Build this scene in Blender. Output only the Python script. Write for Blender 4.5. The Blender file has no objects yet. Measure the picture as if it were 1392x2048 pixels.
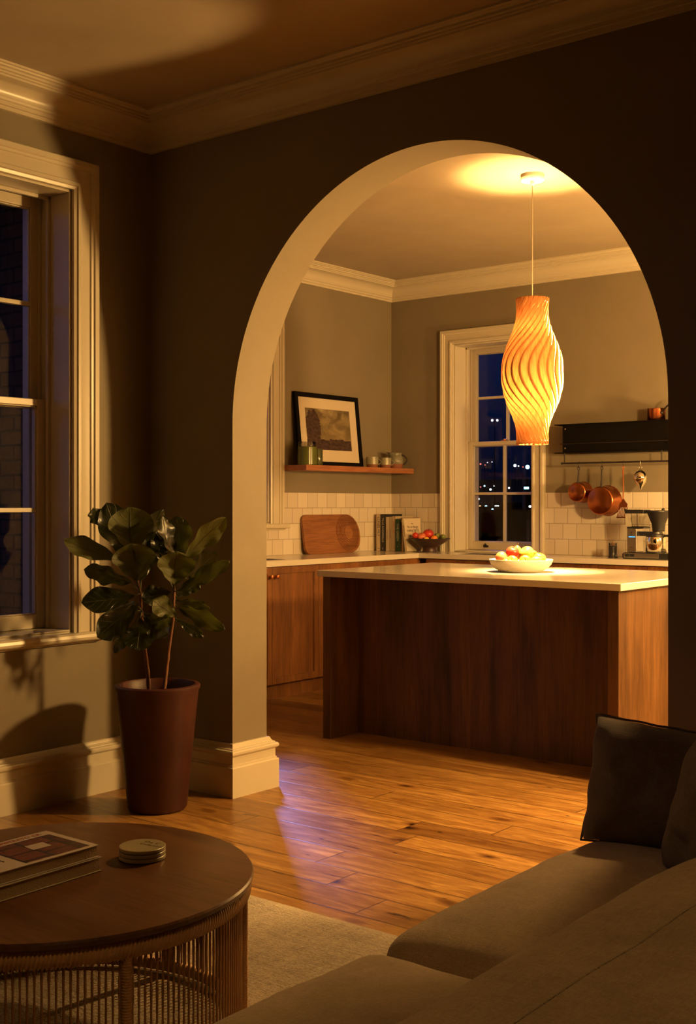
import bpy, bmesh, math, random
from mathutils import Vector, Matrix, noise, Quaternion
PI = math.pi
SC = bpy.context.scene
COL = SC.collection
random.seed(7)

# ------------------------------------------------------------------ materials
def new_mat(name):
    m = bpy.data.materials.new(name); m.use_nodes = True
    nt = m.node_tree; nt.nodes.clear()
    out = nt.nodes.new('ShaderNodeOutputMaterial')
    return m, nt, out

class NT:
    def __init__(s, name):
        s.m, s.nt, s.out = new_mat(name)
    def n(s, t, **kw):
        nd = s.nt.nodes.new(t)
        for k, v in kw.items():
            if k.startswith('i_'):
                nd.inputs[k[2:].replace('_', ' ')].default_value = v
            else:
                setattr(nd, k, v)
        return nd
    def l(s, a, b): s.nt.links.new(a, b)
    def val(s, inp, v):
        if hasattr(v, 'default_value') or hasattr(v, 'is_output'):
            s.l(v, inp)
        else:
            inp.default_value = v
    def math(s, op, a, b=None, c=None):
        nd = s.n('ShaderNodeMath', operation=op)
        s.val(nd.inputs[0], a)
        if b is not None: s.val(nd.inputs[1], b)
        if c is not None: s.val(nd.inputs[2], c)
        return nd.outputs[0]
    def mix(s, f, a, b, mode='MIX'):
        nd = s.n('ShaderNodeMix', data_type='RGBA', blend_type=mode)
        s.val(nd.inputs[0], f); s.val(nd.inputs[6], a); s.val(nd.inputs[7], b)
        return nd.outputs[2]
    def ramp(s, f, stops):
        nd = s.n('ShaderNodeValToRGB'); s.val(nd.inputs[0], f)
        e = nd.color_ramp.elements
        while len(e) < len(stops): e.new(0.5)
        for el, (p, c) in zip(e, stops):
            el.position = p; el.color = (*c, 1) if len(c) == 3 else c
        return nd.outputs[0]
    def coords(s, scale=(1, 1, 1), rot=(0, 0, 0), kind='Object'):
        tc = s.n('ShaderNodeTexCoord'); mp = s.n('ShaderNodeMapping')
        mp.inputs['Scale'].default_value = scale; mp.inputs['Rotation'].default_value = rot
        s.l(tc.outputs[kind], mp.inputs[0]); return mp.outputs[0]
    def noise(s, vec, scale=5, detail=4, rough=.5, dist=0):
        nd = s.n('ShaderNodeTexNoise'); s.l(vec, nd.inputs['Vector'])
        nd.inputs['Scale'].default_value = scale; nd.inputs['Detail'].default_value = detail
        nd.inputs['Roughness'].default_value = rough; nd.inputs['Distortion'].default_value = dist
        return nd.outputs['Fac']
    def bump(s, h, strength=.2, dist=.01):
        nd = s.n('ShaderNodeBump'); nd.inputs['Strength'].default_value = strength
        nd.inputs['Distance'].default_value = dist; s.l(h, nd.inputs['Height']); return nd.outputs[0]
    def bsdf(s, color=(.5, .5, .5), rough=.5, metal=0, normal=None, spec=.5, **kw):
        p = s.n('ShaderNodeBsdfPrincipled')
        if isinstance(color, tuple): p.inputs['Base Color'].default_value = (*color[:3], 1)
        else: s.l(color, p.inputs['Base Color'])
        s.val(p.inputs['Roughness'], rough); s.val(p.inputs['Metallic'], metal)
        p.inputs['Specular IOR Level'].default_value = spec
        for k, v in kw.items(): s.val(p.inputs[k.replace('_', ' ')], v)
        if normal is not None: s.l(normal, p.inputs['Normal'])
        s.l(p.outputs[0], s.out.inputs[0]); return p

def plain(name, c, rough=.5, metal=0, spec=.5, bump=0, bscale=60, vary=0):
    t = NT(name); col = c; nrm = None
    v = t.coords()
    if vary:
        f = t.noise(v, 6, 5, .6)
        a = tuple(x*(1-vary) for x in c); b = tuple(min(1, x*(1+vary)) for x in c)
        col = t.ramp(f, [(.3, a), (.7, b)])
    if bump: nrm = t.bump(t.noise(v, bscale, 3, .6), bump, .004)
    t.bsdf(col, rough, metal, nrm, spec); return t.m

def paint(name, c, bump=.12):
    t = NT(name); v = t.coords()
    f = t.noise(v, 2.5, 5, .6)
    col = t.ramp(f, [(.3, tuple(x*.93 for x in c)), (.7, tuple(min(1, x*1.06) for x in c))])
    h = t.noise(v, 140, 3, .7)
    t.bsdf(col, .62, 0, t.bump(h, bump, .003), .35); return t.m

def wood(name, c1, c2, axis='Z', rough=.42, scale=1.0, coat=0.0, band=8.0):
    t = NT(name)
    st = {'X': (.06, 1, 1), 'Y': (1, .06, 1), 'Z': (1, 1, .06)}[axis]
    v = t.coords(tuple(x*scale for x in st))
    big = t.noise(v, band, 6, .62, .9)
    fine = t.noise(v, 90, 4, .7, .2)
    vb = t.coords((1.5*scale, 1.5*scale, .5*scale) if axis == 'Z' else ((.5*scale, 1.5*scale, 1.5*scale) if axis == 'X' else (1.5*scale, .5*scale, 1.5*scale)))
    blot = t.noise(vb, 3, 3, .6)
    g = t.math('ADD', t.math('MULTIPLY', big, .62), t.math('MULTIPLY', blot, .38))
    col = t.ramp(g, [(.33, c2), (.5, tuple((a+b)/2 for a, b in zip(c1, c2))), (.66, c1)])
    streak = t.ramp(fine, [(.36, (.55, .5, .45)), (.56, (1, 1, 1))])
    col = t.mix(.7, col, streak, 'MULTIPLY')
    t.bsdf(col, rough, 0, t.bump(fine, .12, .003), .45, Coat_Weight=coat, Coat_Roughness=.2)
    return t.m

def fabric(name, c1, c2, scale=1.0, rough=.95, bstr=.7):
    t = NT(name)
    v1 = t.coords((1*scale, 7*scale, 3*scale)); v2 = t.coords((7*scale, 1*scale, 3*scale)); v3 = t.coords((scale,)*3)
    a = t.noise(v1, 42, 4, .75); b = t.noise(v2, 42, 4, .75); c = t.noise(v3, 6, 6, .65); d = t.noise(v3, 420, 2, .6)
    h = t.math('ADD', t.math('ADD', a, b), d)
    f = t.math('ADD', t.math('MULTIPLY', h, .27), t.math('MULTIPLY', c, .38))
    col = t.ramp(f, [(.42, c2), (.68, c1)])
    p = t.bsdf(col, rough, 0, t.bump(h, bstr, .004), .15, Sheen_Weight=.25, Sheen_Roughness=.6)
    return t.m

def floor_mat():
    t = NT('floor_boards_pine')
    tc = t.n('ShaderNodeTexCoord'); sep = t.n('ShaderNodeSeparateXYZ'); t.l(tc.outputs['Object'], sep.inputs[0])
    X, Y = sep.outputs[0], sep.outputs[1]
    W = .172; L = 1.9
    ry = t.math('DIVIDE', Y, W); row = t.math('FLOOR', ry); fy = t.math('FRACT', ry)
    wn = t.n('ShaderNodeTexWhiteNoise', noise_dimensions='1D'); t.l(row, wn.inputs['W'])
    rx = t.math('ADD', t.math('DIVIDE', X, L), t.math('MULTIPLY', wn.outputs['Value'], 7.3))
    colx = t.math('FLOOR', rx); fx = t.math('FRACT', rx)
    cmb = t.n('ShaderNodeCombineXYZ'); t.l(row, cmb.inputs[0]); t.l(colx, cmb.inputs[1])
    wn2 = t.n('ShaderNodeTexWhiteNoise', noise_dimensions='2D'); t.l(cmb.outputs[0], wn2.inputs['Vector'])
    pid = wn2.outputs['Value']
    # plank-local coordinate
    c3 = t.n('ShaderNodeCombineXYZ')
    t.l(t.math('MULTIPLY', X, .13), c3.inputs[0]); t.l(Y, c3.inputs[1]); t.l(t.math('MULTIPLY', pid, 40), c3.inputs[2])
    v = c3.outputs[0]
    grain = t.noise(v, 19, 8, .66, 1.6); fine = t.noise(v, 95, 4, .7)
    # knots
    c4 = t.n('ShaderNodeCombineXYZ')
    t.l(t.math('MULTIPLY', X, .50), c4.inputs[0]); t.l(t.math('ADD', Y, t.math('MULTIPLY', t.noise(v, 4, 2), .06)), c4.inputs[1]); t.l(t.math('MULTIPLY', pid, 9), c4.inputs[2])
    vor = t.n('ShaderNodeTexVoronoi'); t.l(c4.outputs[0], vor.inputs['Vector']); vor.inputs['Scale'].default_value = 5.6
    d = vor.outputs['Distance']
    dn = t.math('ADD', d, t.math('MULTIPLY', t.math('SUBTRACT', fine, .5), .07))
    g2 = t.math('ADD', grain, t.math('MULTIPLY', t.math('SUBTRACT', .2, t.math('MINIMUM', d, .2)), -1.0))
    base = t.ramp(g2, [(.15, (.09, .036, .009)), (.34, (.20, .092, .023)), (.48, (.27, .138, .037)), (.66, (.42, .24, .07))])
    tint = t.ramp(pid, [(0, (.50, .42, .36)), (.3, (.74, .68, .62)), (.6, (.95, .92, .9)), (1, (1.15, 1.15, 1.15))])
    base = t.mix(.85, base, tint, 'MULTIPLY')
    st = t.ramp(fine, [(.35, (.62, .55, .5)), (.55, (1, 1, 1))])
    base = t.mix(.55, base, st, 'MULTIPLY')
    kn = t.ramp(dn, [(.035, (.025, .010, .004)), (.06, (.16, .08, .04)), (.10, (.62, .55, .48)), (.2, (1, 1, 1))])
    base = t.mix(1, base, kn, 'MULTIPLY')
    crack = t.ramp(t.noise(v, 34, 3, .55, .4), [(.27, (.10, .045, .02)), (.335, (1, 1, 1))])
    base = t.mix(.9, base, crack, 'MULTIPLY')
    streak = t.ramp(t.noise(v, 60, 6, .75, .3), [(.34, (.58, .5, .42)), (.52, (1, 1, 1))])
    base = t.mix(.6, base, streak, 'MULTIPLY')
    c5 = t.n('ShaderNodeCombineXYZ'); t.l(t.math('MULTIPLY', X, .55), c5.inputs[0]); t.l(Y, c5.inputs[1]); t.l(t.math('MULTIPLY', pid, 5), c5.inputs[2])
    vo2 = t.n('ShaderNodeTexVoronoi'); t.l(c5.outputs[0], vo2.inputs['Vector']); vo2.inputs['Scale'].default_value = 7.5
    base = t.mix(1, base, t.ramp(t.math('ADD', vo2.outputs['Distance'], t.math('MULTIPLY', t.math('SUBTRACT', fine, .5), .08)), [(.03, (.05, .02, .01)), (.055, (1, 1, 1))]), 'MULTIPLY')
    # seams
    ey = t.math('MINIMUM', fy, t.math('SUBTRACT', 1, fy)); ey = t.math('MULTIPLY', ey, W)
    ex = t.math('MINIMUM', fx, t.math('SUBTRACT', 1, fx)); ex = t.math('MULTIPLY', ex, L)
    e = t.math('MINIMUM', ex, ey)
    seam = t.ramp(e, [(.0010, (.04, .016, .008)), (.0032, (1, 1, 1))])
    base = t.mix(1, base, seam, 'MULTIPLY')
    hs = t.ramp(e, [(.0, (0, 0, 0)), (.004, (1, 1, 1))])
    h = t.math('ADD', t.math('MULTIPLY', hs, 1.0), t.math('ADD', t.math('MULTIPLY', fine, .12), t.math('MULTIPLY', t.noise(tc.outputs['Object'], 9, 3), .5)))
    rg = t.math('ADD', .24, t.math('MULTIPLY', grain, .20))
    t.bsdf(base, rg, 0, t.bump(h, .3, .002), .5)
    return t.m

def tile_mat():
    # square-ish glazed tile, half-bond; pattern runs on the wall plane through x+y
    t = NT('glazed_wall_tile')
    tc = t.n('ShaderNodeTexCoord'); sep = t.n('ShaderNodeSeparateXYZ'); t.l(tc.outputs['Object'], sep.inputs[0])
    u = t.math('ADD', sep.outputs[0], sep.outputs[1])
    TW, TH = .112, .1135
    rz = t.math('DIVIDE', t.math('SUBTRACT', sep.outputs[2], .91), TH); row = t.math('FLOOR', rz); fz = t.math('FRACT', rz)
    wnr = t.n('ShaderNodeTexWhiteNoise', noise_dimensions='1D'); t.l(row, wnr.inputs['W'])
    ru = t.math('ADD', t.math('DIVIDE', u, TW), t.math('ADD', t.math('MULTIPLY', row, .5), t.math('MULTIPLY', wnr.outputs['Value'], .2)))
    fu = t.math('FRACT', ru); cu = t.math('FLOOR', ru)
    cmb = t.n('ShaderNodeCombineXYZ'); t.l(row, cmb.inputs[0]); t.l(cu, cmb.inputs[1])
    wn = t.n('ShaderNodeTexWhiteNoise', noise_dimensions='2D'); t.l(cmb.outputs[0], wn.inputs['Vector'])
    e = t.math('MULTIPLY', t.math('MINIMUM', t.math('MINIMUM', fz, t.math('SUBTRACT', 1, fz)), t.math('MINIMUM', fu, t.math('SUBTRACT', 1, fu))), TW)
    col = t.ramp(wn.outputs['Value'], [(0, (.55, .48, .40)), (1, (.66, .59, .50))])
    gr = t.ramp(e, [(.0009, (.50, .47, .42)), (.0024, (1, 1, 1))])
    col = t.mix(1, col, gr, 'MULTIPLY')
    h = t.ramp(e, [(0, (0, 0, 0)), (.006, (1, 1, 1))])
    wob = t.noise(tc.outputs['Object'], 14, 2, .5)
    hh = t.math('ADD', h, t.math('MULTIPLY', wob, 1.6))
    t.bsdf(col, .2, 0, t.bump(hh, .35, .003), .5)
    return t.m

def brick_mat():
    t = NT('old_brick')
    tc = t.n('ShaderNodeTexCoord'); sep = t.n('ShaderNodeSeparateXYZ'); t.l(tc.outputs['Object'], sep.inputs[0])
    c = t.n('ShaderNodeCombineXYZ'); t.l(t.math('ADD', sep.outputs[0], sep.outputs[1]), c.inputs[0]); t.l(sep.outputs[2], c.inputs[1])
    b = t.n('ShaderNodeTexBrick'); t.l(c.outputs[0], b.inputs['Vector'])
    b.inputs['Color1'].default_value = (.085, .05, .034, 1); b.inputs['Color2'].default_value = (.05, .038, .03, 1)
    b.inputs['Mortar'].default_value = (.018, .017, .016, 1)
    b.inputs['Scale'].default_value = 1; b.inputs['Brick Width'].default_value = .225; b.inputs['Row Height'].default_value = .075
    b.inputs['Mortar Size'].default_value = .007; b.inputs['Mortar Smooth'].default_value = .3
    n = t.noise(tc.outputs['Object'], 30, 5, .7)
    col = t.mix(.6, b.outputs['Color'], t.ramp(n, [(.3, (.45, .45, .45)), (.7, (1.3, 1.2, 1.1))]), 'MULTIPLY')
    h = t.math('ADD', t.math('MULTIPLY', b.outputs['Fac'], -1), t.math('MULTIPLY', n, .6))
    t.bsdf(col, .85, 0, t.bump(h, .8, .01), .2); return t.m

def glass_mat(name='window_glass', tint=(1, 1, 1), refl=1.0):
    t = NT(name)
    tr = t.n('ShaderNodeBsdfTransparent'); tr.inputs[0].default_value = (*tint, 1)
    gl = t.n('ShaderNodeBsdfGlossy'); gl.inputs['Roughness'].default_value = .02
    fr = t.n('ShaderNodeFresnel'); fr.inputs['IOR'].default_value = 1.45
    mx = t.n('ShaderNodeMixShader'); t.l(t.math('MULTIPLY', fr.outputs[0], refl*.32), mx.inputs[0])
    t.l(tr.outputs[0], mx.inputs[1]); t.l(gl.outputs[0], mx.inputs[2]); t.l(mx.outputs[0], t.out.inputs[0]); return t.m

def veneer_mat():
    t = NT('thin_wood_veneer')
    v = t.coords((9, 9, 1.2)); f = t.noise(v, 9, 5, .6, .6)
    col = t.ramp(f, [(.3, (.42, .18, .065)), (.7, (.62, .33, .14))])
    d = t.n('ShaderNodeBsdfDiffuse'); t.l(t.mix(1, col, (.48, .42, .38, 1), 'MULTIPLY'), d.inputs[0])
    tr = t.n('ShaderNodeBsdfTranslucent'); t.l(t.mix(1, col, (1, .66, .5, 1), 'MULTIPLY'), tr.inputs[0])
    mx = t.n('ShaderNodeMixShader'); mx.inputs[0].default_value = .0088
    t.l(d.outputs[0], mx.inputs[1]); t.l(tr.outputs[0], mx.inputs[2]); t.l(mx.outputs[0], t.out.inputs[0]); return t.m

def leaf_mat():
    t = NT('fiddle_leaf')
    tc = t.n('ShaderNodeTexCoord'); sep = t.n('ShaderNodeSeparateXYZ'); t.l(tc.outputs['UV'], sep.inputs[0])
    U, V = sep.outputs[0], sep.outputs[1]
    side = t.math('ABSOLUTE', t.math('SUBTRACT', U, .5))
    mid = t.ramp(side, [(.006, (1, 1, 1)), (.022, (0, 0, 0))])
    w = t.math('FRACT', t.math('MULTIPLY', t.math('SUBTRACT', V, t.math('MULTIPLY', side, .55)), 6.5))
    vein = t.ramp(t.math('ABSOLUTE', t.math('SUBTRACT', w, .5)), [(.02, (1, 1, 1)), (.06, (0, 0, 0))])
    vv = t.math('MAXIMUM', mid, t.math('MULTIPLY', vein, .6))
    n = t.noise(tc.outputs['Object'], 18, 3)
    g = t.ramp(n, [(.3, (.005, .008, .002)), (.7, (.011, .015, .004))])
    gm = t.n('ShaderNodeNewGeometry')
    col = t.mix(vv, g, (.045, .048, .012, 1))
    under = t.mix(vv, (.085, .088, .020, 1), (.035, .030, .010, 1))
    col = t.mix(gm.outputs['Backfacing'], col, under)
    p = t.n('ShaderNodeBsdfPrincipled'); t.l(col, p.inputs['Base Color']); t.l(t.math('ADD', .30, t.math('MULTIPLY', gm.outputs['Backfacing'], .3)), p.inputs['Roughness'])
    hh = t.math('ADD', t.math('MULTIPLY', vv, -1), t.math('MULTIPLY', n, .4)); t.l(t.bump(hh, .5, .004), p.inputs['Normal'])
    tr = t.n('ShaderNodeBsdfTranslucent'); tr.inputs[0].default_value = (.15, .17, .018, 1)
    mx = t.n('ShaderNodeMixShader'); mx.inputs[0].default_value = .2
    t.l(p.outputs[0], mx.inputs[1]); t.l(tr.outputs[0], mx.inputs[2]); t.l(mx.outputs[0], t.out.inputs[0]); return t.m

def picture_mat():
    # dusk landscape: tall tree on the left, low dark land, cloudy sky (UV of the print)
    t = NT('landscape_print')
    tc = t.n('ShaderNodeTexCoord'); sep = t.n('ShaderNodeSeparateXYZ'); t.l(tc.outputs['UV'], sep.inputs[0])
    U, V = sep.outputs[0], sep.outputs[1]
    uv = tc.outputs['UV']
    c = t.noise(uv, 3.2, 7, .6, .8)
    sky = t.ramp(c, [(.30, (.045, .03, .015)), (.46, (.11, .08, .042)), (.60, (.22, .17, .095)), (.75, (.42, .34, .21))])
    sky = t.mix(t.math('MULTIPLY', t.math('SUBTRACT', 1, V), .5), sky, (.32, .24, .11, 1))
    n2 = t.noise(uv, 16, 5, .7)
    land = t.ramp(n2, [(.35, (.018, .008, .006)), (.75, (.10, .06, .045))])
    hz = t.math('ADD', .27, t.math('MULTIPLY', t.math('SUBTRACT', t.noise(uv, 9, 4), .5), .16))
    island = t.math('LESS_THAN', V, hz)
    dx = t.math('DIVIDE', t.math('SUBTRACT', U, .17), .17); dy = t.math('DIVIDE', t.math('SUBTRACT', V, .52), .46)
    dd = t.math('ADD', t.math('MULTIPLY', dx, dx), t.math('MULTIPLY', dy, dy))
    dd = t.math('ADD', dd, t.math('MULTIPLY', t.math('SUBTRACT', n2, .5), 1.3))
    istree = t.math('LESS_THAN', dd, .9)
    k = t.math('MAXIMUM', island, istree)
    t.bsdf(t.mix(k, sky, land), .5, 0, None, .3); return t.m

def cover_mat():
    # photo on the big book: patio in terracotta tones, dark frames (UV)
    t = NT('cover_photo')
    tc = t.n('ShaderNodeTexCoord'); uv = tc.outputs['UV']
    b = t.n('ShaderNodeTexBrick'); t.l(uv, b.inputs['Vector']); b.inputs['Scale'].default_value = 1; b.inputs['Brick Width'].default_value = .37; b.inputs['Row Height'].default_value = .43
    b.inputs['Color1'].default_value = (.16, .045, .02, 1); b.inputs['Color2'].default_value = (.05, .022, .016, 1)
    b.inputs['Mortar'].default_value = (.008, .006, .006, 1); b.inputs['Mortar Size'].default_value = .025
    n = t.noise(uv, 7, 5, .7)
    col = t.mix(.7, b.outputs['Color'], t.ramp(n, [(.35, (.3, .3, .3)), (.7, (1.6, 1.4, 1.3))]), 'MULTIPLY')
    t.bsdf(col, .35, 0, None, .5); return t.m

def emit(name, c, s):
    t = NT(name); e = t.n('ShaderNodeEmission'); e.inputs[0].default_value = (*c, 1); e.inputs[1].default_value = s
    t.l(e.outputs[0], t.out.inputs[0]); return t.m

M = {}
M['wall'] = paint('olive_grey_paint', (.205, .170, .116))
M['wallb'] = paint('low_bounce_dark', (.05, .045, .035))  # unseen walls darkened to cut bounce light in the living room
M['ceil'] = paint('ceiling_paint', (.38, .315, .225))
M['trim'] = plain('cream_gloss_paint', (.55, .49, .375), .32, 0, .5, .03, 25)
M['arch'] = M['wall']
M['floor'] = floor_mat()
M['tile'] = tile_mat()
M['brick'] = brick_mat()
M['glass'] = glass_mat()
M['clear'] = glass_mat('clear_jar_glass', (.84, .83, .80), 4.5)
M['worktop'] = plain('pale_quartz', (.60, .55, .47), .16, 0, .5, 0, 60, .03)
M['cab'] = wood('cabinet_oak', (.28, .115, .032), (.10, .034, .010), 'Z', .4)
M['isl'] = wood('island_walnut', (.19, .088, .028), (.036, .014, .005), 'Z', .42)
M['shelf'] = wood('cherry_shelf', (.42, .17, .07), (.24, .085, .035), 'Y', .35)
M['board'] = wood('chopping_board_wood', (.36, .15, .05), (.18, .065, .02), 'Y', .45)
M['table'] = wood('table_top_wood', (.17, .072, .026), (.07, .026, .009), 'X', .34)
M['veneer'] = veneer_mat()
M['leaf'] = leaf_mat()
M['brass'] = plain('aged_copper_knob', (.55, .22, .08), .3, 1)
M['copper'] = plain('copper', (.46, .155, .06), .24, 1, .5, .05, 30, .12)
M['coppert'] = plain('copper_tool', (.48, .16, .07), .34, 1)
M['iron'] = plain('cast_iron_handle', (.012, .008, .007), .5, .0)
M['steel'] = plain('brushed_steel', (.62, .61, .60), .24, 1)
M['chrome'] = plain('polished_metal', (.78, .74, .62), .08, 1)
M['black'] = plain('black_steel', (.004, .0033, .003), .6, .0, .08)
M['bplast'] = plain('black_plastic', (.012, .012, .013), .35)
M['white'] = plain('white_enamel', (.80, .76, .68), .4)
M['bowl'] = plain('matt_white_ceramic', (.80, .77, .70), .5)
M['dbowl'] = plain('dark_turned_wood', (.045, .02, .014), .4)
M['terra'] = plain('terracotta_foot', (.20, .07, .035), .7)
M['glaze'] = plain('speckled_glaze', (.26, .24, .165), .3, 0, .5, .1, 90, .22)
M['glaze2'] = plain('crackled_glaze', (.19, .18, .13), .3, 0, .5, .3, 60, .4)
M['candle'] = plain('olive_green_wax_glass', (.095, .11, .02), .22, 0, .5, 0, 60, .1)
M['darkjar'] = plain('dark_green_glass', (.05, .055, .015), .15)
M['pot'] = plain('burgundy_fibreclay', (.042, .0075, .0045), .5, 0, .5, .25, 22, .35)
M['soil'] = plain('potting_soil', (.03, .018, .01), .95, 0, .2, 1, 120, .5)
M['bark'] = plain('young_bark', (.16, .07, .035), .75, 0, .3, .7, 70, .4)
M['sofa'] = fabric('taupe_linen', (.42, .30, .185), (.20, .135, .08))
M['pillow'] = fabric('dark_linen', (.17, .13, .10), (.075, .055, .042), 1.2)
M['rug'] = fabric('wool_rug', (.46, .37, .25), (.13, .098, .06), .33, .95, 1.4)
M['cane'] = plain('rattan_cane', (.36, .19, .08), .5, 0, .4, .3, 60, .25)
M['wrap'] = plain('rattan_wrap', (.55, .33, .16), .5, 0, .4, .3, 80, .25)
M['paper'] = plain('page_block', (.55, .44, .27), .8, 0, .2, .5, 200, .1)
M['coverw'] = plain('book_cover_white', (.50, .42, .38), .4)
M['cream'] = plain('book_cover_cream', (.55, .46, .33), .5)
M['creamd'] = plain('book_cover_tan', (.36, .29, .20), .5)
M['bkblack'] = plain('book_cover_black', (.012, .011, .011), .35)
M['bkgreen'] = plain('book_cover_green', (.012, .045, .022), .4)
M['bkbrown'] = plain('book_cover_brown', (.16, .07, .03), .5)
M['ink'] = plain('dark_ink', (.04, .02, .015), .6)
M['inkw'] = plain('pale_ink', (.45, .42, .36), .6)
M['inkr'] = plain('red_ink', (.40, .05, .02), .5)
M['photo'] = cover_mat()
M['print'] = picture_mat()
M['mount'] = plain('picture_mount', (.56, .48, .37), .7)
M['coast'] = plain('olive_stone_coaster', (.30, .25, .15), .35, 0, .5, .1, 40, .12)
M['coastd'] = plain('dark_spacer', (.03, .02, .012), .6)
M['red'] = plain('red_apple_skin', (.45, .035, .02), .28, 0, .5, 0, 60, .4)
M['orange'] = plain('orange_skin', (.72, .22, .03), .4, 0, .5, .15, 200, .15)
M['peach'] = plain('peach_skin', (.62, .17, .07), .55, 0, .4, 0, 60, .45)
M['yellow'] = plain('yellow_skin', (.78, .46, .05), .35, 0, .5, .1, 120, .2)
M['pear'] = plain('pear_skin', (.56, .52, .08), .35, 0, .5, .05, 120, .2)
M['lime'] = plain('green_skin', (.16, .19, .04), .4, 0, .5, .1, 100, .3)
M['stalk'] = plain('fruit_stalk', (.10, .06, .025), .7)
M['ledblue'] = emit('blue_indicator', (.1, .45, 1), 2.0)
M['grassd'] = plain('night_ground', (.004, .005, .004), 1.0, 0, 0, .5, 3, .4)
M['bush'] = plain('bush_leaves', (.05, .10, .04), .7, 0, .3, .5, 8, .4)
M['roofm'] = plain('distant_roof', (.006, .006, .007), 1.0, 0, 0)
M['sink'] = plain('sink_steel', (.5, .5, .52), .22, 1)

# ------------------------------------------------------------------ mesh helpers
class MB:
    def __init__(s): s.bm = bmesh.new(); s.uv = None
    def face(s, vs, mi=0):
        try: f = s.bm.faces.new(vs); f.material_index = mi; return f
        except ValueError: return None
    def box(s, x0, x1, y0, y1, z0, z1, mi=0, mat=None):
        P = [(x0, y0, z0), (x1, y0, z0), (x1, y1, z0), (x0, y1, z0), (x0, y0, z1), (x1, y0, z1), (x1, y1, z1), (x0, y1, z1)]
        v = [s.bm.verts.new(mat @ Vector(p) if mat else p) for p in P]
        for q in ((3, 2, 1, 0), (4, 5, 6, 7), (0, 1, 5, 4), (1, 2, 6, 5), (2, 3, 7, 6), (3, 0, 4, 7)):
            s.face([v[i] for i in q], mi)
        return s
    def lathe(s, prof, seg=32, c=(0, 0, 0), mi=0, axis='Z', fn=None, mis=None):
        rings = []
        def P(r, a, h):
            x, y = r*math.cos(a), r*math.sin(a)
            if axis == 'Z': q = (x, y, h)
            elif axis == 'Y': q = (x, h, y)
            else: q = (h, x, y)
            q = Vector(q)+Vector(c)
            return fn(q) if fn else q
        for r, h in prof:
            if r < 1e-6: rings.append([s.bm.verts.new(P(0, 0, h))])
            else: rings.append([s.bm.verts.new(P(r, 2*PI*i/seg, h)) for i in range(seg)])
        for k in range(len(rings)-1):
            a, b = rings[k], rings[k+1]; m = mis[k] if mis else mi
            for i in range(seg):
                j = (i+1) % seg
                if len(a) == 1 and len(b) == 1: continue
                if len(a) == 1: q = [a[0], b[j], b[i]]
                elif len(b) == 1: q = [a[i], a[j], b[0]]
                else: q = [a[i], a[j], b[j], b[i]]
                s.face(q, m)
        return s
    def tube(s, pts, r, seg=8, mi=0, closed=False, caps=True):
        pts = [Vector(p) for p in pts]; n = len(pts)
        rs = r if isinstance(r, (list, tuple)) else [r]*n
        rings = []; up = None
        for i, p in enumerate(pts):
            if closed: t = (pts[(i+1) % n]-pts[i-1]).normalized()
            else: t = (pts[min(i+1, n-1)]-pts[max(i-1, 0)]).normalized()
            if up is None:
                up = Vector((0, 0, 1)) if abs(t.z) < .9 else Vector((1, 0, 0))
            a = t.cross(up)
            if a.length < 1e-4: a = t.cross(Vector((0, 1, 0)))
            a.normalize(); b = a.cross(t).normalized(); up = b
            rings.append([s.bm.verts.new(p+(a*math.cos(2*PI*k/seg)+b*math.sin(2*PI*k/seg))*rs[i]) for k in range(seg)])
        m = n if closed else n-1
        for i in range(m):
            A, B = rings[i], rings[(i+1) % n]
            for k in range(seg):
                s.face([A[k], A[(k+1) % seg], B[(k+1) % seg], B[k]], mi)
        if not closed and caps:
            s.face(rings[0][::-1], mi); s.face(rings[-1], mi)
        return s
    def prism(s, poly, a, b, fn, mi=0):
        # poly 2D list; fn(u, v, w) -> 3D; extruded from w=a to w=b
        A = [s.bm.verts.new(fn(u, v, a)) for u, v in poly]; B = [s.bm.verts.new(fn(u, v, b)) for u, v in poly]
        n = len(poly)
        s.face(A[::-1], mi); s.face(B, mi)
        for i in range(n): s.face([A[i], A[(i+1) % n], B[(i+1) % n], B[i]], mi)
        return s
    def ball(s, c, r, seg=20, ring=12, mi=0, sc=(1, 1, 1), fn=None):
        prof = [(r*math.sin(PI*i/ring), -r*math.cos(PI*i/ring)) for i in range(ring+1)]
        cc = Vector(c)
        def g(q):
            d = Vector(((q.x)*sc[0], (q.y)*sc[1], (q.z)*sc[2]))
            if fn: d = fn(d)
            return d+cc
        return s.lathe(prof, seg, (0, 0, 0), mi, 'Z', g)
    def quad_uv(s, pts, mi=0):
        if s.uv is None: s.uv = s.bm.loops.layers.uv.new('UVMap')
        v = [s.bm.verts.new(p) for p in pts]; f = s.face(v, mi)
        for lp, c in zip(f.loops, ((0, 0), (1, 0), (1, 1), (0, 1))): lp[s.uv].uv = c
    def build(s, name, mats, parent=None, loc=None, rot=None, bevel=0, smooth=True, seg=2, sharp=.7, recalc=True, subsurf=0):
        if recalc: bmesh.ops.recalc_face_normals(s.bm, faces=s.bm.faces)
        me = bpy.data.meshes.new(name); s.bm.to_mesh(me); s.bm.free()
        if smooth: me.shade_smooth(); me.set_sharp_from_angle(angle=sharp)
        o = bpy.data.objects.new(name, me); COL.objects.link(o)
        for m in (mats if isinstance(mats, (list, tuple)) else [mats]): me.materials.append(m)
        if parent: o.parent = parent
        if loc is not None: o.location = loc
        if rot is not None: o.rotation_euler = rot
        if bevel:
            b = o.modifiers.new('bevel', 'BEVEL'); b.width = bevel; b.segments = seg; b.limit_method = 'ANGLE'; b.angle_limit = .6
            b.harden_normals = True
        if subsurf:
            b = o.modifiers.new('subd', 'SUBSURF'); b.levels = subsurf; b.render_levels = subsurf
        return o

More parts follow.
